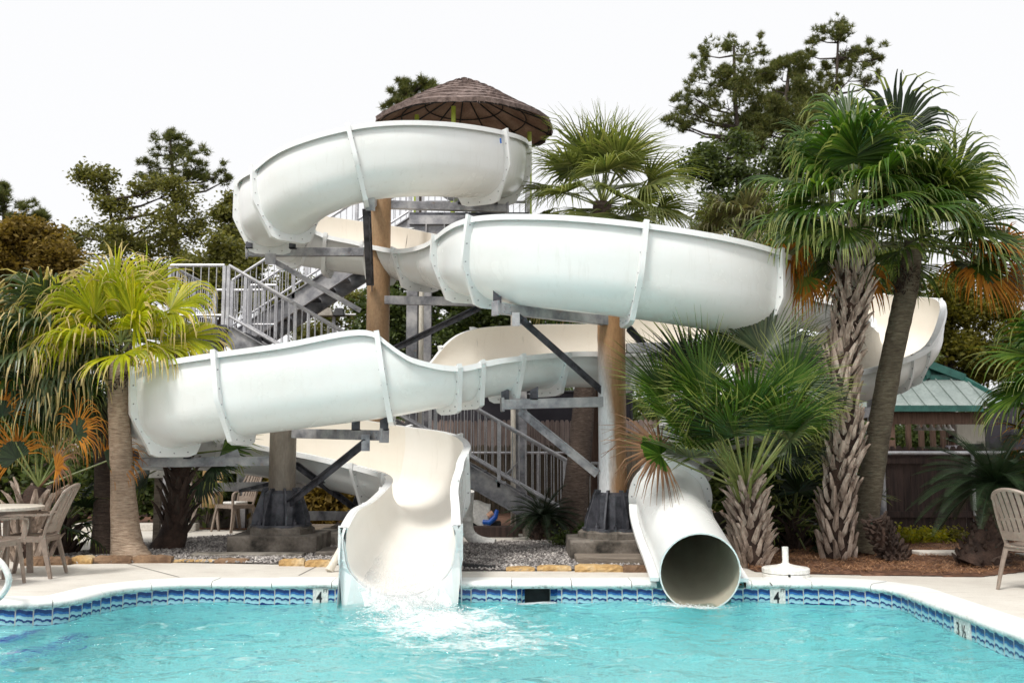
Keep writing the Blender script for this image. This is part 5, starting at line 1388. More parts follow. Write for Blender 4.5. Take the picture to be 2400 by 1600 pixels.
# 12 small palms in the shade behind
for (px, Yq, sz, lab, m_) in ((1862, 13.4, .55, 'small shaded palmetto between the stout cabbage palm and the booted trunk', 'fan_dark'), (1800, 14.2, .55, 'second shaded palmetto deeper behind the stout cabbage palm', 'fan_green'), (150, 13.0, .4, 'thin young palm seedling between the left chair and the ringed trunk', 'fan_dark'), (1930, 14.3, .6, 'shaded palmetto directly behind the tall booted trunk', 'fan_dark')):
    b = V((P(px, 1260, Yq).x, Yq, 0)); t = palm('palmetto', lab, b, 'small palmettos in the shade')
    _, cl, rd_ = trunk(t, [b, b + UPV * .22, b + UPV * .45], [.13, .11, .06], M['trunk_fibre'], seed=px)
    boots(t, cl, rd_, px, step=.02, m='boot_dark', ln=.2, w=.07, out=.8)
    crown(t, b + UPV * .5, 16, sz * .9, sz, mats_of(m_), px, lo=-.3, hi=1.4, droop=.3, nseg=22, spread=1.9, sag=.2)
# 13 right edge palms
Y = 11.6
t = palm('fan_palm', 'dark green fan palm reaching in from the right edge over the pavilion roof', V((P(2560, 1290, Y).x, Y, 0)))
trunk(t, [P(2560, 1290, Y), P(2555, 1100, Y), P(2540, 900, Y)], [.2, .16, .14], M['trunk_dark'], seed=31)
crown(t, P(2530, 840, Y), 22, .5, .85, mats_of('fan_deep'), 91, lo=-.6, hi=1.4, droop=.45, nseg=30, spread=1.9)
Y = 11.9
b = V((P(2470, 1290, Y).x, Y, 0)); t = palm('palmetto', 'small palm with yellowing tips at the right edge above the sago palm', b)
trunk(t, [b, P(2470, 1150, Y), P(2462, 1040, Y)], [.16, .14, .1], M['trunk_dark'], seed=32)
crown(t, P(2462, 1030, Y), 14, .3, .48, [M['fan_green'], M['fan_orange'], M['petiole']], 95, lo=-.3, hi=1.3, droop=.3, nseg=22, tipf=.85)

# ---- sago palms
def cycad(label, base, trunk_path, rads, c, n, L, seed, m='cycad', lo=-.2, hi=1.2):
    t = thing('sago_palm', label, 'sago palm', base, 'sago palms'); rng = random.Random(seed)
    _, cl, rd_ = trunk(t, trunk_path, rads, M['trunk_fibre'], jit=.08, seed=seed)
    boots(t, cl, rd_, seed, step=.008, m='boot_dark', ln=.07, w=.05, out=.9)
    for i in range(n):
        az = i * 2.399963 + rng.uniform(-.15, .15); el = hi - (hi - lo) * (i / n) ** .8
        d = V((math.cos(az) * math.cos(el), math.sin(az) * math.cos(el), math.sin(el))); mb = MB(); l = L * rng.uniform(.85, 1.1); pts = [V(c)]; cur = d
        N = 26
        for j in range(N): pts.append(pts[-1] + cur * l / N); cur = (cur + V((0, 0, -1)) * .045 * rng.uniform(.7, 1.2)).normalized()
        mb.tube(pts[::3], [.012 - .001 * k for k in range(len(pts[::3]))], 5, 1)
        for j in range(3, N + 1):
            tng = (pts[min(j + 1, N)] - pts[j - 1]).normalized(); sd = tng.cross(UPV); sd = sd.normalized() if sd.length > .05 else V((1, 0, 0)); nn = sd.cross(tng)
            ll = L * .15 * min(1, j / 7) * (1 - .75 * (j / N) ** 3)
            for q in (0, .5):
                p0 = pts[j - 1].lerp(pts[j], q)
                for s_ in (-1, 1):
                    e = p0 + (sd * s_ * .85 + tng * .42 + nn * .32).normalized() * ll; w = tng * l * .0055
                    mb.add([p0 - w, p0 + w, e + w * .4, e - w * .4], [(0, 1, 2, 3)])
        mb.build('frond', [M[m], M['cycad']], t)
    return t
Y = 15.0; b = V((P(1272, 1275, Y).x, Y, 0))
cycad('small sago palm at the foot of the stair beside the concrete footing', b, [b, b + UPV * .18, P(1272, 1215, Y)], [.15, .15, .11], P(1272, 1212, Y), 46, .66, 3)
Y = 11.5; b = V((P(2290, 1322, Y).x, Y, 0))
cycad('large dark sago palm with a leaning black trunk in front of the brown fence', b, [b, P(2315, 1275, Y), P(2338, 1210, Y), P(2335, 1150, Y)], [.24, .21, .17, .14], P(2332, 1135, Y), 64, 1.0, 5)
Y = 12.0; b = V((P(2095, 1305, Y).x, Y, 0)); t = thing('palm_stump', 'short black leaning palm stump with no leaves right of the tall trunks', 'stump', b)
_, cl, rd_ = trunk(t, [P(2100, 1312, Y), P(2085, 1280, Y), P(2062, 1245, Y), P(2052, 1215, Y)], [.15, .125, .115, .10], M['trunk_fibre'], jit=.08, seed=44)
boots(t, cl, rd_, 45, step=.006, m='boot_dark', ln=.06, w=.045, out=.8)

# ---------------------------------------------------------------- trees behind
def tufts(mb, c, r, kind, rng, dens, flat=.75, ls=1.0):
    n = int(dens)
    for i in range(n):
        while True:
            q = V((rng.uniform(-1, 1), rng.uniform(-1, 1), rng.uniform(-1, 1)))
            if .2 < q.length < 1: break
        q = V((q.x, q.y, q.z * flat)) * r + V(c)
        if kind == 'pine':
            ax = V((rng.gauss(0, .5), rng.gauss(0, .5), rng.uniform(.2, 1))).normalized(); sz = rng.uniform(.14, .26)
            for k in range(13):
                d = (ax * .75 + V((rng.gauss(0, .6), rng.gauss(0, .6), rng.gauss(0, .6)))).normalized(); s_ = d.cross(V((rng.random(), rng.random(), .3))).normalized() * .014
                mb.add([q - s_, q + s_, q + d * sz], [(0, 1, 2)])
        else:
            sz = rng.uniform(.045, .095) * ls
            for k in range(7):
                p = q + V((rng.gauss(0, .17), rng.gauss(0, .17), rng.gauss(0, .13))) * ls; a = V((rng.gauss(0, 1), rng.gauss(0, 1), rng.gauss(0, .6))).normalized(); b = a.cross(V((rng.gauss(0, 1), rng.gauss(0, 1), rng.gauss(0, 1)))).normalized()
                mb.add([p - a * sz, p - b * sz * .55, p + a * sz, p + b * sz * .55], [(0, 1, 2, 3)])
def jitter(lst, seed, k=.35):
    rg = random.Random(seed); return [(x + rg.gauss(0, k) * r, y + rg.gauss(0, k) * r, r * rg.uniform(.55, 1.15)) for x, y, r in lst]
def tree(name, label, Y, basepx, blobs, m, kind, seed, dens=1.0, trunk_r=.22, group='trees behind the slides', spread=1.0, path=None, sub=5):
    if kind == 'leaf': blobs = jitter(blobs, seed)
    rng = random.Random(seed); b = V((P(basepx, 1000, Y).x, Y, 0)); t = thing(name, label, 'tree', b, group)
    k = F / Y; bl = [(P(x, y, Y + rng.uniform(-.6, .6) * r / k * 1.6), r / k) for x, y, r in blobs]
    top = max(bl, key=lambda q: q[0].z); mb = MB()
    pts = [b] + ([P(x, y, Y) for x, y in path] if path else [b.lerp(top[0], .35) + V((rng.uniform(-.3, .3), 0, 0)), b.lerp(top[0], .7)]) + [top[0]]
    sm = [V(q[1]) for q in catmull([tuple(p) for p in pts], 5)]; n = len(sm)
    mb.tube(sm, [trunk_r * (1 - .85 * i / n) for i in range(n)], 8)
    for c, r in bl:
        best = min(sm, key=lambda q: (q - c).length + max(0, q.z - c.z) * 2.5 + abs(q.z - (c.z - .35 * (V((q.x, q.y, 0)) - V((c.x, c.y, 0))).length)) * .4); mid = best.lerp(c, .55) + V((rng.uniform(-.15, .15), 0, -.08 * (c - best).length)); L = (c - best).length
        mb.tube([best, mid, c], [min(.09, .02 + .02 * L), min(.055, .015 + .012 * L), .012], 5, cap=False)
        for j in range(4): mb.tube([mid.lerp(c, .5), c + V((rng.gauss(0, r * .5), rng.gauss(0, r * .5), rng.gauss(0, r * .35)))], [.02, .008], 4, cap=False)
    mb.build('trunk', M['bark'], t)
    mb = MB()
    for c, r in bl:
        nn = sub + 2
        for j in range(nn):     # each clump is broken into smaller clumps so that sky shows between
            cc = c + V((rng.gauss(0, .66) * r, rng.gauss(0, .66) * r, rng.gauss(0, .52) * r)); tufts(mb, cc, r * rng.uniform(.26, .60), kind, rng, dens * (7 + 24 * r * r) / (1 if kind == 'pine' else .55))
    mb.build('crown', M[m], t); return t

tree('pine_tree', 'tall pine with open layered clumps reaching left of the other right hand pines', 38, 1760, [(1690, 150, 50), (1650, 195, 42), (1720, 108, 30), (1750, 180, 50), (1610, 272, 34), (1588, 250, 24), (1575, 282, 16), (1640, 262, 36), (1700, 252, 42), (1603, 300, 16), (1645, 130, 26), (1780, 120, 24), (1690, 200, 40), (1625, 230, 20), (1720, 225, 40)], 'pine', 'pine', 1, .95, .24, path=[(1750, 700), (1745, 420), (1725, 270)], sub=5)
tree('pine_tree', 'dense dark pine in the middle of the right hand pines', 38.8, 1850, [(1830, 185, 52), (1880, 220, 50), (1790, 250, 60), (1860, 295, 66), (1790, 330, 60), (1905, 270, 46), (1850, 150, 32), (1735, 320, 44), (1810, 210, 50), (1880, 350, 50), (1925, 320, 36), (1760, 290, 45)], 'pine', 'pine', 2, 2.2, .26, path=[(1850, 700), (1845, 420), (1840, 280)], sub=7)
tree('pine_tree', 'pine at upper right with a round open head higher than all others', 39.5, 1960, [(1950, 90, 36), (1908, 92, 20), (1990, 112, 36), (2035, 118, 24), (1962, 150, 34), (1930, 175, 24), (2000, 180, 26), (2042, 192, 20), (1965, 75, 20), (1895, 130, 14), (2010, 140, 24), (1950, 200, 22), (2055, 140, 12)], 'pine', 'pine', 3, 1.0, .2, path=[(1945, 700), (1950, 420), (1958, 260)], sub=5)
tree('broadleaf_tree', 'dark broad leaved tree below the right pines and beside the palm crown', 31, 1720, [(1650, 350, 42), (1695, 395, 52), (1635, 400, 34), (1740, 430, 60), (1680, 470, 52), (1785, 410, 50), (1700, 520, 52), (1800, 470, 60), (1760, 540, 56), (1660, 430, 40), (1625, 365, 20), (1720, 350, 34), (1840, 400, 50), (1850, 520, 60), (1650, 560, 50), (1720, 600, 60)], 'oak_leaf', 'leaf', 4, 1.1, .2, sub=4)
tree('pine_tree', 'pine whose top shows left of the thatched roof', 33, 960, [(980, 205, 20), (948, 222, 20), (1012, 212, 20), (925, 250, 18), (962, 240, 24), (908, 275, 12), (1020, 240, 24), (990, 260, 30), (940, 280, 24), (950, 198, 10), (1000, 320, 40), (1060, 300, 40)], 'pine', 'pine', 5, 1.5, .2, path=[(985, 700), (985, 420)], sub=5)
tree('pine_tree', 'pine with flat clumps left of the top curve of the slide', 36, 420, [(400, 328, 22), (428, 348, 28), (372, 365, 24), (412, 388, 36), (378, 418, 26), (440, 418, 36), (512, 414, 20), (480, 420, 20), (345, 385, 18), (452, 358, 18), (395, 350, 28), (350, 425, 24), (398, 315, 14), (460, 395, 22), (535, 420, 10)], 'pine', 'pine', 6, 1.0, .2, path=[(412, 800), (410, 600), (408, 460)], sub=5)
tree('broadleaf_tree', 'slender olive green tree with airy branches below the left pine', 34, 320, [(215, 418, 26), (242, 406, 14), (188, 410, 12), (250, 478, 30), (302, 468, 30), (332, 430, 22), (290, 528, 44), (240, 560, 34), (378, 500, 46), (430, 470, 40), (422, 540, 46), (350, 560, 44), (465, 548, 30), (205, 600, 44), (262, 612, 50), (335, 625, 50), (395, 600, 50), (440, 510, 34), (400, 440, 34), (180, 555, 22), (225, 450, 20), (420, 430, 30)], 'olive_leaf', 'leaf', 7, .68, .17, path=[(300, 800), (285, 640), (262, 520)], sub=4)
tree('broadleaf_tree', 'thin young tree showing just left of the big upper curve of the slide', 34, 545, [(540, 488, 12), (562, 515, 14), (530, 545, 16), (548, 470, 8), (560, 560, 20), (520, 500, 8)], 'olive_leaf', 'leaf', 8, 1.6, .08, sub=4)
tree('pine_tree', 'dark spreading pine at the far left edge', 37, 30, [(15, 478, 30), (62, 496, 34), (92, 518, 20), (8, 440, 14), (30, 530, 30), (-20, 500, 40), (75, 515, 26), (-15, 450, 20)], 'pine', 'pine', 9, 1.6, .22, sub=6)
tree('broadleaf_tree', 'rusty brown leaved tree at the far left below the dark pine', 29, 80, [(50, 600, 60), (112, 578, 42), (130, 640, 50), (20, 680, 70), (92, 700, 60), (0, 610, 50), (150, 700, 50), (70, 560, 36), (30, 570, 40), (140, 600, 36), (60, 770, 70), (160, 780, 60)], 'rust_leaf', 'leaf', 10, 2.3, .2, sub=7)
tree('broadleaf_tree', 'bushy olive tree behind the stair landing', 30, 500, [(480, 600, 36), (542, 585, 36), (500, 640, 46), (430, 640, 40), (562, 640, 36), (470, 680, 50), (540, 700, 50), (400, 690, 40), (590, 610, 26), (350, 680, 44), (300, 700, 50), (240, 690, 50), (590, 690, 40)], 'olive_leaf', 'leaf', 11, 2.0, .16, sub=6)
tree('broadleaf_tree', 'dark green tree between the brown column and the stair tower', 30, 1000, [(920, 700, 46), (1000, 680, 54), (1090, 690, 60), (950, 760, 60), (1050, 760, 60), (1150, 740, 60), (900, 640, 30), (1120, 640, 46), (1200, 700, 50), (1280, 740, 60), (1350, 780, 60), (1230, 820, 60), (980, 830, 60), (1100, 830, 60), (880, 790, 40)], 'oak_leaf', 'leaf', 12, 2.2, .2, sub=7)
tree('broadleaf_tree', 'thin grey green tree seen under the stair with sky through it', 36, 760, [(735, 770, 28), (780, 760, 22), (840, 740, 30), (720, 800, 34), (800, 800, 34), (850, 790, 34), (830, 690, 16), (755, 735, 14), (690, 790, 30)], 'olive_leaf', 'leaf', 13, 1.1, .1, sub=4)
tree('broadleaf_tree', 'yellow green cypress like tree behind the pavilion', 33, 2240, [(2230, 680, 50), (2200, 740, 50), (2260, 740, 56), (2180, 800, 50), (2240, 810, 56), (2300, 800, 56), (2340, 740, 50), (2160, 860, 46), (2370, 820, 60), (2215, 640, 30), (2290, 860, 60), (2350, 880, 60), (2150, 740, 40)], 'lime_leaf', 'leaf', 14, 2.2, .2, sub=7)
tree('broadleaf_tree', 'dark tree behind the right palms between the trunks', 31, 1950, [(1900, 640, 50), (1950, 700, 60), (2050, 640, 50), (2080, 720, 56), (1870, 720, 50), (1980, 620, 46), (2120, 660, 40), (1800, 640, 50), (1750, 720, 60), (1820, 800, 60), (2000, 820, 60), (2100, 830, 60), (1650, 700, 50)], 'oak_leaf', 'leaf', 15, 1.9, .2, sub=6)
def bush(label, px, py, Y, w, h, m, seed, n=40, name='shrub', d=.6, cat='shrub', leaf='leaf', dens=18, group=None):
    rng = random.Random(seed); b = V((P(px, py, Y).x, Y, 0)); t = thing(name, label, cat, b, group); mb = MB()
    for i in range(7):
        e = b + V((rng.gauss(0, w * .3), rng.gauss(0, d * .3), h * rng.uniform(.5, .95))); mb.tube([b + V((rng.gauss(0, .06), rng.gauss(0, .06), 0)), b.lerp(e, .5) + V((rng.gauss(0, .05), 0, 0)), e], [.02, .014, .006], 5)
    mb.build('stem', M['bark'], t); mb = MB()
    for i in range(n):
        c = b + V((rng.uniform(-1, 1) * w * .5, rng.uniform(-1, 1) * d * .5, h * rng.uniform(.12, 1) ** .8)); tufts(mb, c, rng.uniform(.10, .2) * max(w, h) * .5, leaf, rng, dens, ls=min(1, .25 + .35 * max(w, h)))
    mb.build('foliage', M[m], t); return t
bush('dark hedge mass in the shade behind the left palm trunks', 180, 1150, 17.5, 4.2, 1.9, 'oak_leaf', 1, 80, d=1)
bush('dark shrub behind the notice board', 400, 1180, 17.4, 2.0, 1.2, 'oak_leaf', 2, 40)
bush('shrub with rust flecked leaves behind the chute and the black braces', 750, 1170, 17.2, 1.7, .7, 'rust_leaf', 3, 40)
bush('green shrub behind the crossed braces right of the taupe chair', 640, 1150, 18.0, 2.2, 1.1, 'lime_leaf', 13, 40)
bush('bright yellow green bedding plant at the foot of the brown fence', 2165, 1275, 14.2, .62, .16, 'yellow_leaf', 4, 26, d=.4, dens=7)
bush('darker green bedding plant right of the yellow one below the fence', 2255, 1280, 14.3, .45, .14, 'lime_leaf', 5, 18, d=.4, dens=7)
bush('dark evergreen behind the shaded palmettos left of the booted trunk', 1840, 1180, 15.0, 2.0, 1.5, 'oak_leaf', 6, 50)
bush('tuft of grassy weeds beside the right column base', 1390, 1290, 13.6, .3, .25, 'fan_deep', 7, 10, 'weed', .2, 'plant', 'pine', 8)
bush('low dark ground plant in front of the twin trunks behind the gravel', 1345, 1275, 14.0, .45, .16, 'oak_leaf', 8, 12, d=.4, dens=8)
bush('dark hedge behind the posts of the pavilion', 2200, 1050, 39.5, 9.5, 2.6, 'oak_leaf', 21, 130, d=1.2, dens=40)
bush('dark hedge behind the weathered fence and the palm trunks', 1500, 1050, 24.5, 8.0, 2.2, 'oak_leaf', 22, 110, d=1.0, dens=34)
# far woodland that reads as one mass
rng = random.Random(99); mb = MB()
for i in range(420):
    x = rng.uniform(-34, 34); y = rng.uniform(46, 54); tufts(mb, (x, y, rng.uniform(.3, 1) ** 1.0 * (4.6 + 1.6 * math.sin(x * .5) + 1.0 * math.sin(x * 1.7)) ), rng.uniform(.7, 1.3), 'leaf', rng, 52)
for k in range(len(mb.v)): mb.v[k].x *= 1.0
tag(mb.build('far_wood', M['oak_leaf']), kind='stuff')
# ---------------------------------------------------------------- beds
def poly_sheet(name, pts, z, m, kind='structure', heave=0):
    bm_ = bmesh.new(); vs = [bm_.verts.new((p.x, p.y, z)) for p in pts]; bm_.faces.new(vs); bmesh.ops.triangulate(bm_, faces=bm_.faces)
    me = bpy.data.meshes.new(name); bm_.to_mesh(me); bm_.free(); me.materials.append(m); o = bpy.data.objects.new(name, me); col.objects.link(o); return tag(o, kind=kind)
def inside(p, poly):
    c = False
    for i in range(len(poly)):
        a, b = poly[i], poly[i - 1]
        if (a.y > p[1]) != (b.y > p[1]) and p[0] < (b.x - a.x) * (p[1] - a.y) / (b.y - a.y) + a.x: c = not c
    return c
M['gravel_base'] = mat('grey_gravel_base', (.10, .09, .085), (.24, .22, .21), 14, .95, .6, fine=60)
M['mulch_base'] = mat('pine_straw_base', (.09, .04, .022), (.22, .11, .065), 7, .95, .6, fine=50)
gl = [G(95, 1322), G(160, 1296), G(250, 1290), G(360, 1272), G(440, 1262), G(560, 1254), G(680, 1252), G(830, 1254), G(830, 1324), G(640, 1322), G(400, 1318)]
gr = [G(1030, 1278), G(1180, 1270), G(1400, 1268), G(1500, 1262), G(1500, 1336), G(1250, 1338), G(1030, 1338)]
ml = [G(1770, 1340), G(1680, 1300), G(1700, 1262), V((LX(1780, 15.2), 15.3, 0)), V((LX(2800, 15.2), 15.3, 0)), G(2700, 1300), G(2420, 1338), G(2300, 1352), G(2100, 1349), G(1930, 1346)]
dk = [V((LX(620, 20), 22, 0)), V((LX(-500, 18), 22, 0)), V((-16, 16.8, 0)), V((LX(80, 16.8), 16.8, 0)), V((LX(470, 16.9), 16.9, 0)), V((LX(700, 16.6), 16.6, 0)), V((LX(1000, 16.3), 16.3, 0)), V((LX(1700, 16), 15.5, 0)), V((LX(1700, 22), 22, 0))]
poly_sheet('gravel_bed', gl, .010, M['gravel_base']); poly_sheet('gravel_bed', gr, .010, M['gravel_base']); poly_sheet('mulch_bed', ml, .008, M['mulch_base']); poly_sheet('planting_soil', dk, .006, M['mulch_base'])
def scatter_pebbles(polys, n, seed, r0, r1):
    rng = random.Random(seed); mb = MB(); xs = [p.x for q in polys for p in q]; ys = [p.y for q in polys for p in q]; k = 0
    while k < n:
        p = (rng.uniform(min(xs), max(xs)), rng.uniform(min(ys), max(ys)))
        if not any(inside(p, q) for q in polys): continue
        r = rng.uniform(r0, r1); fl = rng.uniform(.45, .8); a = rng.uniform(0, 3.1); ca, sa = math.cos(a), math.sin(a)
        vs = [V((q[0] * r * rng.uniform(.7, 1.3), q[1] * r * rng.uniform(.6, 1.1), q[2] * r * fl)) for q in ((1, 0, 0), (0, 1, .1), (-1, 0, 0), (0, -1, 0), (.2, .1, 1), (-.2, 0, -1))]
        vs = [V((v.x * ca - v.y * sa, v.x * sa + v.y * ca, v.z)) + V((p[0], p[1], .012 + rng.uniform(0, .018))) for v in vs]
        mb.add(vs, [(0, 1, 4), (1, 2, 4), (2, 3, 4), (3, 0, 4), (1, 0, 5), (2, 1, 5), (3, 2, 5), (0, 3, 5)]); k += 1
    return mb
M['pebble'] = leafmat('grey_pebble', (.16, .145, .14), (.38, .35, .335), .8, 0, .3, c3=(.62, .58, .54))
tag(scatter_pebbles([gl, gr], 15000, 3, .011, .026).build('gravel', M['pebble']), kind='stuff')
M['straw'] = leafmat('pine_straw', (.15, .065, .03), (.36, .19, .10), .7, .1, .2, c3=(.48, .30, .18))
rng = random.Random(8); mb = MB(); k = 0
while k < 15000:
    p = (rng.uniform(2.4, 9.5), rng.uniform(10.4, 15.2))
    if not inside(p, ml) or (p[1] > 13 and rng.random() < .5): continue
    a = rng.uniform(0, 6.283); l = rng.uniform(.06, .16); z = .012 + abs(noise.noise(V((p[0] * 1.6, p[1] * 1.6, 0)))) * .10 + rng.uniform(0, .02); d = V((math.cos(a), math.sin(a), rng.uniform(-.15, .25))); s_ = V((-d.y, d.x, 0)) * rng.uniform(.0022, .004)
    o = V((p[0], p[1], z)); m_ = o + d * l * .5 + V((rng.uniform(-.015, .015), rng.uniform(-.015, .015), .012)); e = o + d * l
    mb.add([o - s_, o + s_, m_ + s_, m_ - s_, e], [(0, 1, 2, 3), (3, 2, 4)]); k += 1
tag(mb.build('pine_straw_mulch', M['straw']), kind='stuff')
mb = MB(); N_ = 46      # heaped body of the mulch
for j in range(N_):
    for i in range(N_ * 2):
        x = 2.3 + 7.4 * i / (2 * N_ - 1); y = 10.3 + 5 * j / (N_ - 1); ins = inside((x, y), ml)
        mb.v.append(V((x, y, (.010 + abs(noise.noise(V((x * 1.6, y * 1.6, 0)))) * .10 * min(1, max(0, (y - 10.7) * 2))) if ins else -.03)))
mb.f = [[j * 2 * N_ + i, j * 2 * N_ + i + 1, (j + 1) * 2 * N_ + i + 1, (j + 1) * 2 * N_ + i] for j in range(N_ - 1) for i in range(2 * N_ - 1)]; mb.m = [0] * len(mb.f)
tag(mb.build('mulch_mound', M['mulch_base'], smooth=True, angle=180), kind='structure')
slab('paver', 'pale flat paver in the pine straw right of the black stump', 'paver', V((4.95, 12.3, 0)), V((5.65, 12.55, 0)), .05, .05, M['paver'])
slab('paver', 'pale flat paver at the foot of the large sago palm at right', 'paver', V((6.1, 12.0, 0)), V((6.9, 12.3, 0)), .04, .05, M['paver'])
slab('retaining_kerb', 'long pale concrete kerb behind the path at far left', 'kerb', V((-8.5, 16.6, 0)), V((-5.2, 16.8, 0)), 0, .12, M['paver'])
slab('timber_edging', 'dark railway timber lying behind the chute and the white pipe', 'timber', V((LX(1090, 15.6), 15.4, 0)), V((LX(1215, 15.6), 15.65, 0)), 0, .16, M['dark_wood'])
slab('timber_edging', 'brown timber edging under the shrub behind the black braces', 'timber', V((LX(690, 16.5), 16.35, 0)), V((LX(840, 16.5), 16.5, 0)), 0, .12, M['timber'])
slab('low_retaining_wall', 'low block wall behind the tube exit and the cabbage palm', 'wall', V((LX(1640, 14.6), 14.5, 0)), V((LX(1880, 14.6), 14.8, 0)), 0, .42, M['dark_concrete'])
slab('planter_wall', 'dark low planter wall behind the taupe chairs', 'wall', V((LX(455, 17.3), 17.2, 0)), V((LX(640, 17.3), 17.4, 0)), 0, .34, M['dark_concrete'])

# ---------------------------------------------------------------- edging stones: split sandstone laid end to end
def stone(x0, x1, yb, yt, label, m, seed):
    rng = random.Random(seed); a, b = G(x0, yb), G(x1, yb); h = (yb - yt) / F * a.y; c = (a + b) / 2; L = (b - a).length; ax = (b - a).normalized(); ay = V((-ax.y, ax.x, 0)); D = rng.uniform(.10, .15)
    nx_ = 9; mb = MB(); prof_ = [(0, 0), (-.004, .35), (.006, .8), (.022, 1), (D, 1), (D, 0)]
    for i in range(nx_ + 1):
        u = i / nx_; e = .75 + .25 * min(1, min(u, 1 - u) * 9)
        for (d, z) in prof_: mb.v.append(a + ax * L * u + ay * (d + rng.uniform(-.006, .006)) + V((0, 0, h * z * e * rng.uniform(.90, 1.06))))
    k = len(prof_)
    for i in range(nx_):
        for j in range(k): j2 = (j + 1) % k; mb.f.append([i * k + j, i * k + j2, (i + 1) * k + j2, (i + 1) * k + j]); mb.m.append(0)
    mb.f.append(list(range(k))[::-1]); mb.f.append([nx_ * k + j for j in range(k)]); mb.m += [0, 0]
    o = mb.build('edging_stone', M[m]); tag(o, label, 'edging stone', 'sandstone blocks edging the gravel')
for i, a in enumerate([(52, 102, 1326, 1306, 'brown edging stone behind the legs of the left chair, leftmost in the row', 'stone_brown'), (104, 158, 1324, 1306, 'brown edging stone just right of the left chair leg', 'stone_brown'), (163, 214, 1321, 1304, 'short orange topped edging stone left of the ringed trunk', 'stone_tan'),
        (216, 306, 1320, 1303, 'long dull tan edging stone at the foot of the two left trunks', 'stone_brown'), (308, 400, 1319, 1302, 'tapering greyish edging stone right of the tan trunk foot', 'stone_brown'), (402, 452, 1318, 1312, 'thin bright tan edging stone, lowest of the left row', 'stone_tan'), (454, 500, 1318, 1312, 'thin tan edging stone second from the right end of the left row', 'stone_tan'), (502, 579, 1320, 1309, 'orange brown edging stone ending the left row before the gravel gap', 'stone_brown'),
        (653, 712, 1326, 1310, 'tan edging stone directly right of the gravel gap', 'stone_tan'), (714, 774, 1328, 1313, 'tan edging stone beside the leaning white pipe', 'stone_tan'), (1186, 1253, 1338, 1329, 'low tan edging stone right of the black hose, nearest the chute', 'stone_tan'), (1259, 1339, 1338, 1326, 'pinkish tan edging stone in front of the timber step', 'stone_tan'), (1348, 1460, 1340, 1324, 'long bright yellow edging stone in front of the right column', 'stone_tan'), (1461, 1520, 1341, 1325, 'dark brown edging stone tucked against the tube exit', 'stone_brown')]):
    stone(*a, seed=i)

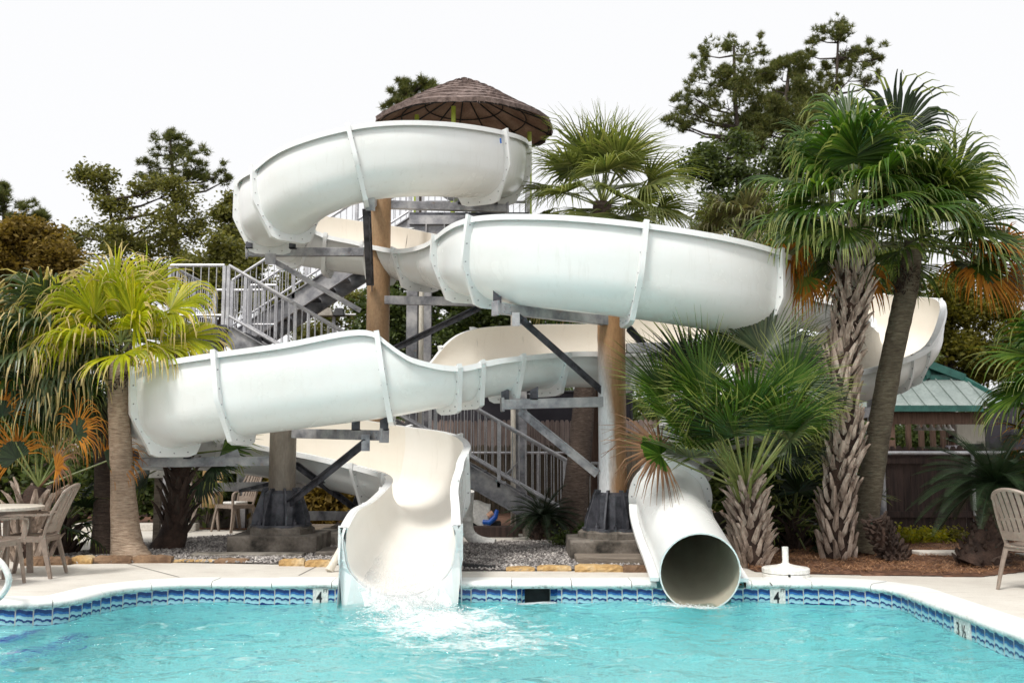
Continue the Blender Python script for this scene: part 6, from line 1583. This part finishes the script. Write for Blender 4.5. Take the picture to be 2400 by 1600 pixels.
# ---------------------------------------------------------------- resin chairs
def make_chair():
    t = thing('garden_chair', 'x', 'chair', (0, 0, 0), 'taupe resin garden chairs')
    # faces -Y; seat 0.44 high
    mb = MB(); nx_, ny_ = 8, 8; W, D = .46, .44
    for j in range(ny_ + 1):
        for i in range(nx_ + 1):
            x = (i / nx_ - .5) * W * (1 - .1 * j / ny_); y = -D / 2 + D * j / ny_; z = .44 - .022 * math.cos((i / nx_ - .5) * math.pi) * math.sin(math.pi * (j / ny_)) - .02 * j / ny_ - (.03 if j == 0 else 0)
            mb.v.append(V((x, y, z)))
    n = nx_ + 1; mb.f = [[j * n + i, j * n + i + 1, (j + 1) * n + i + 1, (j + 1) * n + i] for j in range(ny_) for i in range(nx_)]; mb.m = [0] * len(mb.f)
    o = mb.build('seat', M['plastic'], t, smooth=True, angle=180); s_ = o.modifiers.new('thick', 'SOLIDIFY'); s_.thickness = .02
    # tall rounded back: rim, slats and a lower panel
    def bk(u, v): return V((u, .215 + .17 * v + .05 * v * v - .05 * (abs(u) / .23) ** 2, .40 + .56 * v))
    mb = MB(); rim = [bk(-.20 - .03 * math.sin(math.pi * i / 8), i / 10) for i in range(9)] + [bk(-.21 * math.cos(a), .8 + .2 * math.sin(a)) for a in [math.pi * k / 14 for k in range(1, 14)]] + [bk(.20 + .03 * math.sin(math.pi * i / 8), i / 10) for i in range(8, -1, -1)]
    mb.tube(rim, .018, 8); mb.build('back_rim', M['plastic'], t, smooth=True)
    for k in range(6):
        u = -.145 + .058 * k; mb = MB(); vt = .78 + .2 * math.sqrt(max(0, 1 - (u / .21) ** 2)); vb = .26; m_ = 7
        for i in range(m_):
            v = vb + (vt - vb) * i / (m_ - 1)
            for s2 in (-1, 1):
                q = bk(u * (1 + .1 * v) + s2 * .021, v); mb.v += [q, q + V((0, .012, 0))]
        for i in range(m_ - 1):
            a = 4 * i; mb.f += [[a, a + 2, a + 6, a + 4], [a + 1, a + 5, a + 7, a + 3], [a, a + 4, a + 5, a + 1], [a + 2, a + 3, a + 7, a + 6]]
        mb.m = [0] * len(mb.f); mb.build('back_slat', M['plastic'], t)
    mb = MB(); m_ = 10
    for i in range(m_ + 1):
        u = -.21 + .42 * i / m_
        for v in (.13, .28): q = bk(u, v); mb.v += [q, q + V((0, .014, 0))]
    for i in range(m_):
        a = 4 * i; mb.f += [[a, a + 4, a + 6, a + 2], [a + 1, a + 3, a + 7, a + 5], [a + 2, a + 6, a + 7, a + 3], [a, a + 1, a + 5, a + 4]]
    mb.m = [0] * len(mb.f); mb.build('back_panel', M['plastic'], t)
    for s2 in (-1, 1):
        mb = MB(); pth = [V((s2 * .235, .27, .66)), V((s2 * .275, .12, .655)), V((s2 * .285, -.08, .655)), V((s2 * .275, -.22, .64)), V((s2 * .262, -.255, .58)), V((s2 * .25, -.24, .44))]
        sm = [V(q[1]) for q in catmull([tuple(p) for p in pth], 5)]; k = len(sm)
        for i, p in enumerate(sm):
            tn = (sm[min(i + 1, k - 1)] - sm[max(i - 1, 0)]).normalized(); sd = V((1, 0, 0)); up = sd.cross(tn).normalized(); w = .026
            mb.v += [p - sd * w - up * .009, p + sd * w - up * .009, p + sd * w + up * .009, p - sd * w + up * .009]
        for i in range(k - 1):
            for a in range(4): a2 = (a + 1) % 4; mb.f.append([4 * i + a, 4 * i + a2, 4 * i + 4 + a2, 4 * i + 4 + a]); mb.m.append(0)
        mb.build('armrest', M['plastic'], t, smooth=True, angle=50)
        for fy, tp, ft in ((-1, V((s2 * .235, -.215, .44)), V((s2 * .27, -.285, 0))), (1, V((s2 * .215, .20, .44)), V((s2 * .26, .30, 0)))):
            mb = MB(); m_ = 6
            for i in range(m_):
                u = i / (m_ - 1); c = tp.lerp(ft, u) + V((s2 * .008 * math.sin(u * 3.1), 0, 0)); w = .05 * (1 - .45 * u) + .004; nrm_in = V((-s2, 0, 0)); al = V((0, -fy, 0))
                mb.v += [c, c + al * w * 1.1, c + al * w * 1.1 + nrm_in * .014, c + nrm_in * .014 - al * 0.0, c + nrm_in * w - al * 0.0, c + nrm_in * w + al * .014, c + nrm_in * .014 + al * .014]
            for i in range(m_ - 1):
                for a in range(7): a2 = (a + 1) % 7; mb.f.append([7 * i + a, 7 * i + a2, 7 * i + 7 + a2, 7 * i + 7 + a]); mb.m.append(0)
            mb.f.append([7 * (m_ - 1) + a for a in range(7)]); mb.m.append(0); mb.build('leg', M['plastic'], t)
    mb = MB(); mb.beam((-.22, -.215, .41), (.22, -.215, .41), .02, .06); mb.beam((-.21, .20, .40), (.21, .20, .40), .02, .06)
    for s2 in (-1, 1): mb.beam((s2 * .23, -.21, .41), (s2 * .21, .20, .40), .02, .06)
    mb.build('apron', M['plastic'], t)
    return t
ch0 = make_chair()
spots = [((G(72, 1350)), -84, 'taupe resin chair at left facing the small table with its high back to the palms'), (G(-42, 1372), 165, 'taupe resin chair cut by the left edge of the photo'),
         (V((P(552, 1200, 16.5).x, 16.5, 0)), -38, 'taupe resin chair on the back path with a white cloth on its seat'), (V((P(500, 1200, 16.9).x, 16.9, 0)), 75, 'taupe resin chair half hidden by the dark palm with a tan towel on it'),
         (G(2440, 1384), 118, 'nearer taupe resin chair at the right edge with its back to the pool'), (G(2500, 1368), 140, 'farther taupe resin chair behind the nearer one at the right edge')]
for i, (p, a, lab) in enumerate(spots):
    o = ch0 if i == 0 else copy_tree(ch0)
    o.location = (p.x, p.y, .003); o.rotation_euler = (0, 0, R_(a)); o['label'] = lab
p = V((P(552, 1200, 16.5).x, 16.5, 0)); mb = MB(); mb.box(p + V((0, -.03, .465)), (.30, .26, .04), Matrix.Rotation(R_(-30), 3, 'Z')); tag(mb.build('folded_towel', M['white_plastic'], bevel=.012), 'folded white cloth lying on the seat of the chair on the back path', 'towel')
p = V((P(508, 1200, 16.9).x, 16.9, 0)); mb = MB(); n = 10
for i in range(n + 1):
    for j in range(5): mb.v.append(p + V((-.17 + .34 * i / n, -.28 - .02 * math.sin(i * .9 + j), .98 - .15 * j + .01 * math.sin(i))))
mb.f = [[5 * i + j, 5 * i + j + 1, 5 * i + 6 + j, 5 * i + 5 + j] for i in range(n) for j in range(4)]; mb.m = [0] * len(mb.f)
o = mb.build('beach_towel', mat('tan_towel', (.50, .33, .14), (.6, .42, .2), 5, .9), smooth=True); o.modifiers.new('th', 'SOLIDIFY').thickness = .012; tag(o, 'tan towel hung on the half hidden chair behind the dark palm', 'towel')
# table at the left edge
tq = G(10, 1356); t = thing('patio_table', 'pale resin patio table at the left edge between two taupe chairs', 'table', V((tq.x - .25, tq.y + .25, 0)))
c = t.location; mb = MB(); mb.lathe((c.x, c.y, 0), [(.46, .695), (.475, .70), (.475, .728), (.46, .735), (.02, .735)], 40); mb.build('table_top', M['table_plastic'], t, smooth=True)
for k in range(4):
    a = math.pi / 4 + k * math.pi / 2; mb = MB(); mb.beam(c + V((.33 * math.cos(a), .33 * math.sin(a), .69)), c + V((.38 * math.cos(a), .38 * math.sin(a), 0)), .06, .05, (0, 1, 0)); mb.build('leg', M['plastic'], t, bevel=.008)
mb = MB(); mb.lathe((c.x, c.y, 0), [(.40, .64), (.40, .693)], 32); mb.build('apron', M['plastic'], t, smooth=True)

# ---------------------------------------------------------------- umbrella base, rails, pipes
q = G(1842, 1352); t = thing('umbrella_base', 'white round umbrella base with an empty stem on the deck right of the tube exit', 'umbrella base', q)
mb = MB(); mb.lathe(q, [(.235, 0), (.245, .008), (.245, .038), (.238, .046)], 48); mb.build('lower_disc', M['white_plastic'], t, smooth=True)
mb = MB(); mb.lathe(q, [(.236, .05), (.246, .056), (.246, .095), (.235, .104), (.12, .122), (.05, .14), (.036, .15), (.034, .165)], 48); mb.build('upper_disc', M['white_plastic'], t, smooth=True)
mb = MB(); mb.lathe(q, [(.033, .15), (.033, .315), (.026, .317), (.026, .25)], 24); mb.build('stem', M['white_plastic'], t, smooth=True)
mb = MB(); mb.box(q + V((-.03, -.245, .045)), (.022, .02, .026)); mb.build('drain_plug', M['black'], t, bevel=.003)
t = thing('pool_handrail', 'white tubular pool handrail loop at the left edge of the photo', 'handrail', G(-120, 1400))
pth = [P(-190, 1418, 9.35), P(-180, 1330, 9.3), P(-130, 1296, 9.15), P(-50, 1296, 8.95), P(-5, 1312, 8.85), P(17, 1342, 8.82), P(19, 1368, 8.82), P(2, 1396, 8.82), P(-28, 1420, 8.8), P(-45, 1450, 8.7), P(-50, 1500, 8.6), P(-50, 1580, 8.5)]
mb = MB(); mb.tube([V(z[1]) for z in catmull([tuple(p) for p in pth], 6)], .027, 14); mb.build('tube', M['pipe_white'], t, smooth=True)
mb = MB(); mb.lathe(V((pth[0].x, pth[0].y, .004)), [(.06, 0), (.055, .02), (.03, .03)], 20); mb.build('escutcheon', M['rail'], t, smooth=True)
t = thing('leaning_pipe', 'cream plastic pipe sloping from the deck to the left flank of the chute', 'pipe', G(772, 1335)); mb = MB(); mb.tube([G(772, 1340) + V((0, 0, .02)), P(800, 1285, 11.2)], .042, 14); mb.build('pipe', M['pipe_cream'], t, smooth=True)
mb = MB(); mb.tube([G(772, 1340) + V((-.004, 0, .012)), G(772, 1340) + V((.01, .02, .045))], .047, 14); mb.build('coupling', M['pipe_cream'], t, smooth=True)
t = thing('drain_pipe', 'white plastic supply pipe bending to the ground right of the chute', 'pipe', V((P(1110, 1262, 14.5).x, 14.5, 0)))
mb = MB(); mb.tube([V(z[1]) for z in catmull([tuple(P(*p)) for p in ((1098, 1150, 14.3), (1094, 1215, 14.4), (1100, 1250, 14.4), (1122, 1268, 14.35), (1160, 1276, 14.3))], 6)], .085, 16); mb.build('pipe', M['pipe_white'], t, smooth=True)
for i, q2 in enumerate(((1094, 1215, 14.4), (1101, 1252, 14.4))): mb = MB(); a = P(*q2); mb.lathe(a - V((0, 0, .03)), [(.098, 0), (.098, .06)], 18); mb.build('coupling', M['pipe_white'], t, smooth=True)
t = thing('drain_hose', 'black ribbed hose lying on the gravel right of the chute', 'hose', G(1120, 1332)); mb = MB()
pa_, pb_ = G(1062, 1334) + V((0, .08, .03)), G(1160, 1336) + V((0, .05, .01)); mb.tube([pa_.lerp(pb_, k / 40) for k in range(41)], [.045 if k % 2 else .036 for k in range(41)], 10); mb.build('hose', M['black'], t)
# pool float under the stair
q = P(1128, 1212, 16.0); t = thing('pool_float', 'crumpled white and blue pool float lying under the foot of the stair', 'pool float', V((q.x, 16.0, 0)))
mb = MB(); mb.box((q.x, 16.1, .10), (.62, .4, .18)); mb.build('mat_roll', M['black'], t, bevel=.03)
mb = MB(); n = 12
for i in range(n + 1):
    for j in range(6): u, v = i / n, j / 5; mb.v.append(V((q.x - .22 + .34 * u + .03 * v, 15.88 + .12 * v, .20 + .30 * v - .16 * u * (1 - v) + .03 * math.sin(5 * u))))
mb.f = [[6 * i + j, 6 * i + j + 1, 6 * i + 7 + j, 6 * i + 6 + j] for i in range(n) for j in range(5)]; mb.m = [0] * len(mb.f)
o = mb.build('white_sheet', M['white_plastic'], t, smooth=True); o.modifiers.new('th', 'SOLIDIFY').thickness = .015
mb = MB(); a = V((q.x + .13, 15.86, .22)); mb.tube([a + V((-.10, 0, -.02)), a + V((.0, -.02, -.03)), a + V((.09, 0, .05)), a + V((.12, .04, .16))], [.035, .045, .045, .03], 12); mb.build('blue_tube', mat('blue_vinyl', (.01, .10, .55), (.02, .16, .65), 5, .35), t, smooth=True)
mb = MB(); mb.tube([a + V((-.02, .02, .06)), a + V((.06, .03, .12))], .05, 12); mb.build('orange_tube', mat('pale_orange_vinyl', (.7, .38, .25), (.75, .45, .3), 5, .4), t, smooth=True)
# overhead line at right
t = thing('power_line', 'short black overhead cable crossing the sky at the right edge', 'cable', P(2450, 680, 24)); mb = MB(); mb.tube([P(2330, 668, 24), P(2420, 683, 24), P(2600, 706, 24)], .02, 6); mb.build('cable', M['black'], t)
